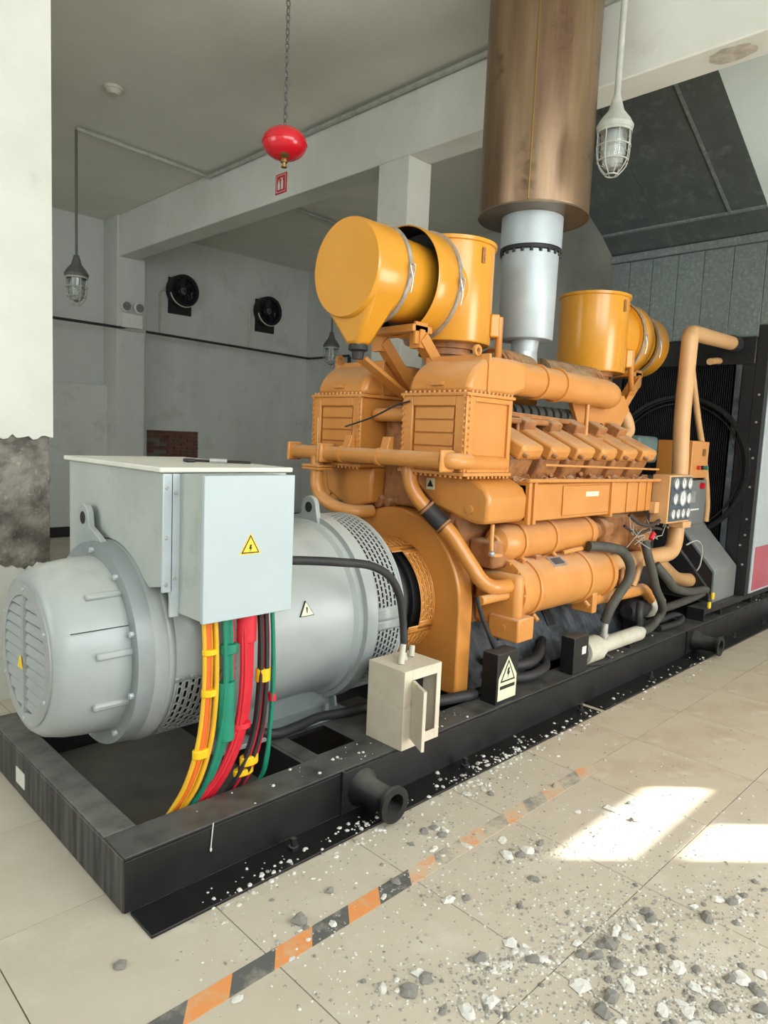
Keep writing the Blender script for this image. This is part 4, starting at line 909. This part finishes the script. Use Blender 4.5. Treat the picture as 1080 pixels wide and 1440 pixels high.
# black post boxes on the beam
def post(x0, x1, y0, y1, z1, label):
    t = thing('junction_post', ((x0+x1)/2, (y0+y1)/2, FT), label, 'junction box')
    P('case', MB().box(x0, x1, y0, y1, FT, z1), 'black_paint', t, bevel=.004)
    return t
p1 = post(2.11, 2.31, .02, .125, .50, 'black box post with pale lightning warning label on base frame')
lb = P('warning_label', MB().prism([(2.125, FT+.02), (2.295, FT+.02), (2.295, .36), (2.21, .478), (2.125, .36)], 'y', .0185, .02), 'label_pale', p1)
P('label_border', MB().prism([(2.14, .335), (2.28, .335), (2.21, .46)], 'y', .0175, .0185), 'ink', lb)
P('label_face', MB().prism([(2.156, .345), (2.264, .345), (2.21, .442)], 'y', .0165, .0175), 'label_pale', lb)
P('lightning_mark', MB().prism([(2.21+p*.06, .383+q*.06) for p, q in BOLT], 'y', .0155, .0165), 'ink', lb)
P('text_bar', MB().box(2.14, 2.28, .0175, .0185, .295, .315), 'ink', lb)
p2 = post(2.92, 3.10, .015, .11, .45, 'black box post with small white label beside white cylinder')
P('label', MB().box(3.02, 3.07, .0135, .015, .33, .38), 'dial', p2)

# water heater and hoses
hw = thing('jacket_heater', (3.5, .09, FT), 'white jacket heater cylinder lying on the base frame', 'heater')
P('head', MB().cyl((3.14, .085, .305), (3.34, .085, .302), .086, None, 32), 'white_dirty', hw, bevel=.006)
P('end_disc', MB().cyl((3.13, .085, .305), (3.14, .085, .305), .06, None, 32), 'guard_grey', hw)
P('tube', MB().cyl((3.34, .085, .302), (3.98, .085, .295), .055, None, 28), 'white_dirty', hw)
P('outlet', MB().cyl((3.98, .085, .295), (4.06, .085, .295), .03, None, 16), 'steel_thread', hw)
P('inlet_fitting', MB().lathe((3.42, .075, .34), (0, 0, 1), [(0, .025), (.03, .025), (.03, .032), (.05, .032), (.05, .024), (.13, .024)], 16), 'steel_thread', hw)
for x in (3.45, 3.8): P('stand', MB().box(x, x+.02, .06, .11, FT, .25), 'black_matt', hw)
P('cord', MB().tube([(3.32, .02, .28), (3.36, -.01, .25), (3.33, .0, FT+.012), (3.2, .03, FT+.012), (3.05, .13, FT+.012)], .012, 8), 'rubber', hw)
def hose(pts, r, m, label, o):
    return tag(build('rubber_hose', MB().tube(pts, r, 14), m, origin=o), label, 'hose')
hose([(3.16, .1, 1.01), (3.30, .04, 1.0), (3.46, .01, .96), (3.57, .0, .86), (3.56, .0, .76), (3.47, .02, .66), (3.42, .05, .56), (3.42, .075, .47)], .034, 'rubber_grey', 'dark rubber hose looping from cooler down to white heater head', (3.42, .07, .47))
hose([(3.88, .05, 1.0), (3.88, .02, .90), (3.93, .0, .78), (4.02, .0, .64), (4.18, .02, .52), (4.28, .05, .42), (4.24, .08, .33), (4.15, .085, .295), (4.05, .085, .295)], .032, 'rubber_grey', 'olive grey hose hanging from wiring down to heater outlet', (4.05, .085, .295))
hose([(4.12, .06, .80), (4.2, .0, .70), (4.37, -.0, .60), (4.75, .03, .52), (5.1, .05, .49), (5.22, .08, .46), (5.1, .11, .42), (4.8, .14, .39), (4.5, .16, .38)], .033, 'rubber_grey', 'hose with white joint sweeping right towards the sloping guard', (4.5, .16, .35))
hose([(3.98, .09, .52), (3.93, .07, .45), (3.97, .08, .37), (4.08, .15, .305), (4.3, .16, .30), (4.55, .16, .29), (4.8, .16, .29), (4.86, .12, .265), (4.7, .09, .25), (4.42, .12, .245)], .027, 'rubber', 'black hose loop lying behind white heater near guard', (4.1, .15, FT))
hose([(2.35, .30, .36), (2.43, .2, .33), (2.56, .14, .33), (2.72, .16, .33), (2.86, .22, .35), (3.0, .3, .36)], .03, 'rubber', 'upper of two black hoses between the two black posts', (2.5, .18, .3))
hose([(2.33, .24, .27), (2.45, .14, .265), (2.6, .10, .265), (2.78, .13, .27), (2.9, .22, .28), (3.0, .3, .29)], .03, 'rubber', 'lower of two black hoses between the two black posts', (2.5, .13, .235))
hose([(2.02, .12, .82), (2.04, .1, .72), (2.12, .1, .6), (2.22, .12, .48), (2.3, .16, .4), (2.34, .2, .34)], .013, 'rubber', 'thin black hose hanging from coolant pipe behind labelled post', (2.3, .16, .34))
hose([(1.7, .3, FT+.03), (1.85, .22, FT+.03), (2.0, .17, FT+.035), (2.1, .16, FT+.03)], .03, 'rubber', 'short black hose under flywheel housing on base frame', (1.9, .2, FT))
hose([(4.65, .1, .86), (4.75, .05, .75), (4.95, .05, .62), (5.12, .05, .52), (5.22, .05, .42), (5.22, .04, .36)], .014, 'rubber', 'thin black cable with yellow tag in front of grey guard', (5.2, .05, .36))
mv = thing('motor_pump', (4.3, .17, .3), 'small grey pump with metal couplings behind the white heater', 'pump')
P('body', MB().lathe((4.0, .2, .43), DX, [(0, .05), (.04, .085), (.22, .085), (.26, .06), (.3, .06)], 24), 'rubber', mv)
P('collar', MB().lathe((4.3, .2, .43), DX, [(0, .07), (.03, .095), (.1, .095), (.14, .07), (.3, .045)], 24), 'white_dirty', mv)
P('pump_foot', MB().box(4.08, 4.2, .14, .26, .19, .36), 'black_matt', mv)
for i, p in enumerate(((5.22, .035, .35), (5.3, .04, .42))):
    tag(build('cable_tag', MB().box(p[0]-.02, p[0]+.02, p[1]-.012, p[1]+.012, p[2]-.04, p[2]+.02), 'label_yellow', bevel=.008, origin=p), ('lower', 'upper')[i]+' yellow green wire tag hanging in front of the grey guard', 'tag')
tag(build('white_wire', MB().tube([(4.72, .08, .9), (4.85, .05, .93), (4.98, .05, .86), (5.0, .06, .72), (4.99, .08, .66)], .006, 8), 'lamp_grey', origin=(4.9, .06, .7)), 'thin white wire loop beside the tall tan pipe base', 'wire')

# things lying on the terminal box lid
kt = thing('hand_tool', (.68, .62, 1.507), 'small dark metal tool lying on the terminal box lid', 'tool')
P('shank', MB().cyl((.60, .66, 1.516), (.80, .50, 1.516), .006, None, 8), 'ink', kt)
P('head', MB().box(.57, .61, .64, .69, 1.508, 1.524), 'rubber', kt, bevel=.006)
P('grip', MB().cyl((.66, .61, 1.518), (.72, .565, 1.518), .011, None, 10), 'steel_thread', kt)

# ================================================================== SHEET METAL HOOD above the radiator
hd = thing('duct_hood', (6.2, .8, 2.83), 'grey sheet metal hood of upright panels above the radiator', 'duct')
HX = 6.0
ys = [1.6, 1.40, 1.16, .90, .65, .38, .10, -.2, -.5]
for a, b in zip(ys, ys[1:]):
    P('hood_panel', MB().box(HX+.002, HX+.012, b+.003, a-.003, 2.735 if .1 <= b < 1.4 else 2.835, 3.57), 'galv', hd, bevel=.002)
P('hood_back', MB().box(HX+.014, HX+.03, -.5, 1.6, 2.836, 3.63), 'hood_dark', hd)
P('top_rail', MB().box(HX-.03, HX+.012, -.5, 1.615, 3.575, 3.65), 'galv', hd, bevel=.005)
P('hood_side', MB().box(HX+.03, XR-.02, 1.585, 1.6, 2.836, 3.63), 'hood_dark', hd)
prof = [(HX, 3.65), (5.75, 3.81), (4.40, 4.43), (3.86, 4.668)]
def slope(y0, y1, nm, m):
    mb_ = MB()
    for (x0, z0), (x1, z1) in zip(prof, prof[1:]):
        mb_.add([(x0, y0, z0), (x1, y0, z1), (x1, y1, z1), (x0, y1, z0), (x0, y0, z0+.01), (x1, y0, z1+.01), (x1, y1, z1+.01), (x0, y1, z0+.01)],
            [(0, 1, 2, 3), (7, 6, 5, 4), (0, 4, 5, 1), (3, 2, 6, 7), (0, 3, 7, 4), (1, 5, 6, 2)])
    return P(nm, mb_, m, hd, smooth=False)
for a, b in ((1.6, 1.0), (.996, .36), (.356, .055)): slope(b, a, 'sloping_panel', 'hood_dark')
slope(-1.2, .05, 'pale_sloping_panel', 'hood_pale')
P('seam_strip', MB().prism([(5.75, 3.805), (4.40, 4.425), (3.9, 4.645), (3.9, 4.635), (4.40, 4.415), (5.75, 3.795)], 'y', .345, .37), 'galv', hd)
P('seam_strip', MB().prism([(5.76, 3.80), (5.74, 3.815), (5.74, 3.80), (5.76, 3.79)], 'y', .05, 1.6), 'galv', hd)
P('hood_cheek', MB().prism([(HX, 3.65), (5.75, 3.81), (4.4, 4.43), (3.86, 4.668), (HX, 4.668)], 'y', 1.6, 1.606), 'hood_dark', hd)

# ================================================================== LAMPS and fixtures
def cage_lamp(pos, ceil, sc, label, cable_r, rm='lamp_grey'):
    x, y, z = pos
    t = thing('caged_lamp', (x, y, z), label, 'lamp')
    P('rod', MB().cyl((x, y, z+.24*sc), (x, y, ceil), cable_r, None, 12), rm, t)
    P('cap', MB().lathe((x, y, z), (0, 0, 1), [(.06*sc, .10*sc), (.085*sc, .105*sc), (.10*sc, .095*sc), (.12*sc, .085*sc), (.17*sc, .045*sc), (.25*sc, .022*sc)], 28), rm, t)
    P('glass_jar', MB().lathe((x, y, z), (0, 0, 1), [(.07*sc, .075*sc), (-.08*sc, .07*sc), (-.14*sc, .05*sc), (-.165*sc, 0)], 24, False), 'glass', t)
    P('bulb', MB().lathe((x, y, z), (0, 0, 1), [(.07*sc, .025*sc), (.03*sc, .03*sc), (.0, .045*sc), (-.03*sc, .048*sc), (-.035*sc, .04*sc), (-.06*sc, .045*sc), (-.065*sc, .038*sc), (-.1*sc, .04*sc), (-.125*sc, 0)], 20, False), 'dial', t)
    cg = P('cage', MB().ring((x, y, z), (0, 0, 1), .09*sc, .098*sc, .045*sc, .06*sc, 28), 'lamp_grey', t)
    for k in range(8):
        a = TP*k/8; c, s_ = math.cos(a), math.sin(a)
        P('cage_wire', MB().tube([(x+.095*sc*c, y+.095*sc*s_, z+.06*sc), (x+.094*sc*c, y+.094*sc*s_, z-.06*sc), (x+.08*sc*c, y+.08*sc*s_, z-.13*sc), (x+.035*sc*c, y+.035*sc*s_, z-.185*sc)], .0035*sc, 6, 4), 'lamp_grey', cg)
    for zz, rr in ((-.03, .095), (-.11, .086), (-.185, .036)): P('cage_hoop', MB().ring((x, y, z+zz*sc), (0, 0, 1), (rr-.004)*sc, (rr+.003)*sc, -.003*sc, .003*sc, 24), 'lamp_grey', cg)
    return t
cage_lamp((2.91, 0, 3.42), CZ, 1.0, 'caged lamp hanging right of the brown muffler on a long rod', .018)
cage_lamp((1.94, 5.43, 3.10), CZ-.06, 1.15, 'caged lamp hanging at left from the ceiling conduit on a long rod', .013, 'lamp_dark')
cage_lamp((5.66, 5.72, 2.85), CZ-.04, 1.15, 'small far caged lamp hanging behind the yellow air filter', .013, 'lamp_dark')
tag(build('conduit', MB().tube([(1.94, 5.43, CZ-.045), (3.50, 5.54, CZ-.045), (3.52, 5.52, CZ-.045), (3.52, WFY+.01, CZ-.045)], .024, 10, smooth=False), 'lamp_grey', origin=(3.5, 5.5, CZ)), 'grey pipe conduit along the ceiling and the beam top', 'conduit')
tag(build('conduit', MB().tube([(5.66, 5.72, CZ-.03), (3.9, 5.6, CZ-.03)], .02, 10, smooth=False), 'lamp_grey', origin=(5, 5.7, CZ)), 'short ceiling conduit in the far bay feeding small lamp', 'conduit')
sd = thing('smoke_detector', (1.87, 4.39, CZ), 'round white smoke detector on the ceiling', 'smoke detector')
P('base', MB().cyl((1.87, 4.39, CZ-.025), (1.87, 4.39, CZ), .085, None, 28), 'white_dirty', sd)
P('sensor', MB().lathe((1.87, 4.39, CZ-.025), (0, 0, -1), [(0, .075), (.02, .06), (.035, .045), (.035, 0)], 24, False), 'white_dirty', sd)
# hanging red extinguisher
fx, fy, fz = 1.665, 1.5, 3.40
fe = thing('hanging_extinguisher', (fx, fy, fz-.13), 'red hanging ball fire extinguisher on a chain', 'extinguisher')
P('tank', MB().ell((fx, fy, fz), .135, .135, .095, 40, 20), 'red', fe)
P('tank_band', MB().ring((fx, fy, fz), (0, 0, 1), .134, .1375, -.004, .004, 40), 'red', fe)
P('label', MB().ell((fx-.02, fy-.03, fz-.06), .05, .05, .034, 20, 12), 'brass', fe)
P('valve', MB().lathe((fx, fy, fz-.09), (0, 0, -1), [(0, .022), (.02, .022), (.02, .012), (.04, .01), (.04, .018), (.048, .018)], 12), 'brass', fe)
lk = MB()
for k in range(30):
    z = fz+.095+k*.04
    d = (1, 0) if k % 2 else (0, 1)
    lk.tube([(fx+.012*d[0]*math.cos(a), fy+.012*d[1]*math.cos(a), z+.02+.026*math.sin(a)) for a in [TP*j/8 for j in range(9)]], .004, 5, 2)
stuff(P('chain', lk, 'lamp_dark', fe))
# fire sign on the beam
fs = thing('fire_sign', (3.55, 4.1, 4.17), 'small red fire extinguisher sign on the white beam', 'sign')
P('plate', MB().box(3.542, 3.55, 4.03, 4.22, 4.16, 4.36), 'red_print', fs)
P('white_border', MB().box(3.540, 3.542, 4.045, 4.205, 4.175, 4.18).box(3.540, 3.542, 4.045, 4.205, 4.34, 4.345).box(3.540, 3.542, 4.045, 4.05, 4.18, 4.34).box(3.540, 3.542, 4.2, 4.205, 4.18, 4.34), 'dial', fs)
P('pictogram', MB().box(3.539, 3.542, 4.085, 4.12, 4.2, 4.285).box(3.539, 3.542, 4.095, 4.112, 4.285, 4.305).box(3.539, 3.542, 4.09, 4.135, 4.305, 4.315).prism([(4.14, 4.2), (4.175, 4.2), (4.18, 4.25), (4.158, 4.31), (4.14, 4.25)], 'x', 3.539, 3.542), 'dial', fs)
# wall fans
def wall_fan(x, z, label):
    t = thing('wall_fan', (x, YB, z), label, 'fan', 'exhaust fans on the back wall')
    y = YB-.16
    P('back_plate', MB().box(x-.2, x+.2, YB-.03, YB, z-.36, z+.2), 'black_matt', t)
    P('housing', MB().ring((x, YB-.03, z), (0, -1, 0), .22, .255, 0, .14, 36), 'black_matt', t)
    P('hub', MB().cyl((x, YB-.06, z), (x, YB-.15, z), .06, .05, 18), 'guard_grey', t)
    for k in range(5):
        a = TP*k/5+.3; P('blade', MB().obox((x+.13*math.cos(a), YB-.09, z+.13*math.sin(a)), (math.cos(a), 0, math.sin(a)), (-.7*math.sin(a), .7, .7*math.cos(a)), (-.7*math.sin(a), -.7, .7*math.cos(a)), .085, .045, .004), 'radiator_black', t)
    gw = MB()
    for rr in (.08, .14, .2, .25): gw.ring((x, YB-.175, z), (0, -1, 0), rr-.004, rr+.004, -.004, .004, 28)
    for k in range(8):
        a = TP*k/8; gw.cyl((x, YB-.175, z), (x+.25*math.cos(a), YB-.175, z+.25*math.sin(a)), .004, None, 6)
    P('guard', gw, 'black_matt', t)
    P('white_rim', MB().lathe((x, YB-.17, z), (0, -1, 0), [(0, .25), (.02, .25), (.02, .262), (0, .262), (0, .25)], 24, False, math.radians(200), math.radians(345)), 'white_dirty', t)
    return t
wall_fan(4.76, 3.86, 'black round wall fan nearer the corner pilaster')
wall_fan(6.42, 3.80, 'black round wall fan farther right on the back wall')
WPZ = 3.09
tag(build('wall_pipe', MB().tube([(-1.0, 8.0, WPZ), (3.4, 8.0, WPZ), (7.3, 8.3, WPZ-.02), (7.33, 7.2, WPZ-.02)], .02, 10, smooth=False), 'rubber', origin=(3, 8, WPZ)), 'long thin dark pipe running along the back wall', 'pipe')
tag(build('fan_cable', MB().tube([(4.42, YB-.02, 3.12), (4.42, YB-.02, 3.80), (4.46, YB-.02, 3.84), (4.52, YB-.02, 3.84)], .018, 8, smooth=False), 'white_dirty', origin=(4.42, YB, 3.1)), 'white cable conduit rising to fan near the pilaster', 'conduit')
tag(build('fan_cable', MB().tube([(6.1, YB-.02, 3.12), (6.1, YB-.02, 3.86)], .016, 8, smooth=False), 'white_dirty', origin=(6.1, YB, 3.1)), 'white cable conduit rising beside the farther wall fan', 'conduit')
tag(build('wall_pipe', MB().tube([(7.33, 7.2, 3.05), (7.33, 7.2, .02)], .03, 8, smooth=False), 'rubber', origin=(7.33, 7.2, 0)), 'dark upright pipe on the far right wall behind the engine', 'pipe')
eml = thing('emergency_light', (3.73, 8.03, 3.15), 'twin headed emergency light on the pilaster', 'emergency light')
P('case', MB().box(3.58, 3.88, 7.95, 8.03, 3.10, 3.30), 'white_paint', eml, bevel=.01)
for x in (3.63, 3.83):
    hh = P('lamp_head', MB().lathe((x, 7.99, 3.40), (0, -1, 0), [(-.04, .04), (0, .075), (.03, .08), (.04, .07)], 20), 'white_paint', eml)
    P('reflector', MB().cyl((x, 7.948, 3.40), (x, 7.94, 3.40), .062, None, 20), 'guard_grey', hh)
P('bracket', MB().box(3.55, 3.95, 8.0, 8.03, 3.06, 3.10), 'lamp_grey', eml)
# mould stain on the beam underside
stn = MB()
stn.add([(3.69+.09*math.cos(a)*(1+.25*noise.noise(Vector((math.cos(a)*2, math.sin(a)*2, 1)))), -.33+.14*math.sin(a)*(1+.25*noise.noise(Vector((math.sin(a)*2, math.cos(a)*3, 4)))), 4.0985) for a in [TP*k/28 for k in range(28)]], [tuple(range(27, -1, -1))])
tag(build('plaster_patch', stn, 'mould', origin=(3.69, -.33, 4.0985)), 'grey stained patch under the white ceiling beam', 'stain')

# ================================================================== FLOOR TAPE
tp = thing('floor_tape', (1.0, -.487, 0), 'orange and dark hazard tape strip stuck on the floor', 'tape')
x = -.385; k = 0
while x < 2.2:
    m = ('tape_dark' if k % 2 else 'tape_orange')+('_worn' if x > .85 else '')
    ln = .162 if k % 2 else .15
    o = P('stripe', MB().add([(x, -.525, 0), (x+ln, -.525, 0), (x+ln+.06, -.45, 0), (x+.06, -.45, 0), (x, -.525, .0012), (x+ln, -.525, .0012), (x+ln+.06, -.45, .0012), (x+.06, -.45, .0012)],
        [(0, 3, 2, 1), (4, 5, 6, 7), (0, 1, 5, 4), (1, 2, 6, 5), (2, 3, 7, 6), (3, 0, 4, 7)]), m, tp, smooth=False)
    x += ln; k += 1

# ================================================================== DEBRIS
def chip_mesh(seed, flat):
    R_ = random.Random(seed); n = 7
    mb_ = MB(); vs = []
    for lv, (rr, z) in enumerate(((.8, 0), (1.0, .35*flat), (.55, flat))):
        for j in range(n):
            a = TP*j/n+R_.uniform(-.25, .25); q = rr*R_.uniform(.65, 1.15); vs.append((q*math.cos(a), q*math.sin(a)*.8, z*R_.uniform(.7, 1.15) if lv else 0))
    fs = [tuple(range(n-1, -1, -1)), tuple(range(2*n, 3*n))]+[(l*n+j, l*n+(j+1) % n, (l+1)*n+(j+1) % n, (l+1)*n+j) for l in (0, 1) for j in range(n)]
    return mb_.add(vs, fs)
chipm = {}
for kind, flat, m in (('concrete_chunk', .75, 'chip_grey'), ('plaster_flake', .22, 'chip_white'), ('pale_chunk', .5, 'chip_white')):
    lst = []
    for sd_ in range(5):
        mb_ = chip_mesh(sd_*7+len(kind), flat); me = bpy.data.meshes.new(kind); me.from_pydata(mb_.v, [], mb_.f); me.update(); me.materials.append(MATS[m]); lst.append(me)
    chipm[kind] = lst
LBL = {'concrete_chunk': 'one of many small grey concrete chunks scattered on the tiled floor', 'plaster_flake': 'one of many thin white plaster flakes scattered on the floor', 'pale_chunk': 'one of many small pale plaster lumps scattered on the floor'}
R_ = random.Random(11)
def ground(px, py):            # floor point seen at a photo position, for laying rubble out by eye
    c = Vector(((px-540)/FPX, -(py-720)/FPX, 1)); d = r2*c.x+u2*c.y+fw*c.z
    t = -CAMPOS.z/d.z; return CAMPOS+d*t
clusters = [((745, 1200), 26, 10), ((690, 1360), 22, 10), ((740, 1350), 26, 8), ((850, 1340), 40, 20), ((900, 1300), 40, 20), ((1020, 1270), 45, 22), ((960, 1390), 70, 36), ((880, 1410), 60, 30), ((690, 1415), 30, 14), ((620, 1170), 30, 10),
            ((680, 1110), 30, 8), ((850, 1190), 60, 6), ((580, 1390), 40, 12), ((820, 1300), 40, 16), ((1030, 1400), 50, 26), ((800, 1130), 60, 8), ((640, 1240), 60, 12), ((450, 1280), 80, 10), ((360, 1330), 60, 4), ((940, 1230), 80, 10), ((760, 1270), 60, 14)]
total = 0; small = {'chip_grey': MB(), 'chip_white': MB()}
def free(p): return not (-.16 < p.y < 1.6 and -.05 < p.x < 7.3)
def place(kind, p, s, label=None):
    o = bpy.data.objects.new(kind, R_.choice(chipm[kind])); COL.objects.link(o)
    o.location = (p.x, p.y, .0005); o.scale = (s, s*R_.uniform(.6, 1.2), s*R_.uniform(.6, 1.1)); o.rotation_euler = (0, 0, R_.uniform(0, 6.28))
    tag(o, label or LBL[kind], 'rubble', kind.replace('_', ' ')+'s scattered on the floor')
for (c, spread, n) in clusters:
    for k in range(n):
        p = ground(R_.gauss(c[0], spread), R_.gauss(c[1], spread*.45))
        if not free(p) or total >= 285: continue
        kind = R_.choices(('concrete_chunk', 'plaster_flake', 'pale_chunk'), (.5, .25, .25))[0]
        s = R_.choice((.007, .009, .011, .013, .016, .02, .028, .036))*(1 if kind != 'plaster_flake' else .9)
        place(kind, p, s); total += 1
# named larger ones
for (px, py, s, kind, lb_) in ((625, 1168, .024, 'pale_chunk', 'pale plaster lump on the floor just right of the near pipe stub'), (540, 1262, .018, 'pale_chunk', 'pale plaster lump lying on the dark stripe of hazard tape'),
        (335, 1405, .022, 'plaster_flake', 'white plaster flake beside the near end of the hazard tape'), (675, 1350, .03, 'concrete_chunk', 'big grey chunk left of the pair in the lower middle floor'),
        (750, 1352, .032, 'concrete_chunk', 'big grey chunk right of the pair in the lower middle floor'), (168, 1360, .025, 'concrete_chunk', 'lone grey chunk on bare floor left of the hazard tape'),
        (690, 1410, .03, 'pale_chunk', 'big pale lump at the bottom edge of the floor'), (732, 1205, .028, 'concrete_chunk', 'grey chunk just left of the larger sunlit patch'), (1030, 1270, .03, 'concrete_chunk', 'big grey chunk below the right sunlit patch')):
    place(kind, ground(px, py), s, lb_)
def speck(p, s, key):
    mb_ = small[key]; a = R_.uniform(0, 6.28); pts = []
    for j in range(5): q = s*R_.uniform(.6, 1.2); pts.append((p.x+q*math.cos(a+TP*j/5), p.y+q*math.sin(a+TP*j/5)))
    h = s*R_.uniform(.2, .7); z0 = p.z
    vs = [(x, y, z0) for x, y in pts]+[(p.x+(x-p.x)*.6, p.y+(y-p.y)*.6, z0+h) for x, y in pts]
    mb_.add(vs, [tuple(range(5, 10))]+[(j, (j+1) % 5, 5+(j+1) % 5, 5+j) for j in range(5)])
for (c, spread, n) in clusters:
    for k in range(n*15):
        p = ground(R_.gauss(c[0], spread*1.3), R_.gauss(c[1], spread*.55)); p.z = .0003
        if free(p): speck(p, R_.choice((.0025, .003, .004, .005, .007)), 'chip_white' if R_.random() < .4 else 'chip_grey')
for k in range(1800):
    p = ground(R_.uniform(380, 1180), R_.uniform(1020, 1500)); p.z = .0003
    if free(p) and R_.random() < min(1, max(.08, (p.x*.5-p.y*.9))/2): speck(p, R_.choice((.002, .003, .004, .006)), 'chip_white' if R_.random() < .4 else 'chip_grey')
# crumbs piled along the flange of the frame and on top of it
for k in range(520):
    x = R_.choice((R_.uniform(.9, 2.6), R_.uniform(1.6, 2.3), R_.uniform(2.6, 4.8), R_.uniform(.2, 1.2)))
    y = -.155+R_.gauss(0, .045)
    p = Vector((x, min(y, -.01), .0125 if y > -.155 else .0003)); speck(p, R_.choice((.003, .005, .008, .012)), 'chip_white' if R_.random() < .75 else 'chip_grey')
for k in range(90):
    p = Vector((R_.choice((R_.uniform(.75, 1.9), R_.uniform(.2, 7))), R_.uniform(.01, .16), FT+.0005)); speck(p, R_.choice((.002, .003, .005, .009)), 'chip_white')
for key, nm, lb_ in (('chip_grey', 'concrete_grit', 'fine grey concrete grit scattered over the floor'), ('chip_white', 'plaster_crumbs', 'fine white plaster crumbs scattered over the floor')):
    o = build(nm, small[key], key, smooth=False); stuff(o); tag(o, lb_, 'rubble')
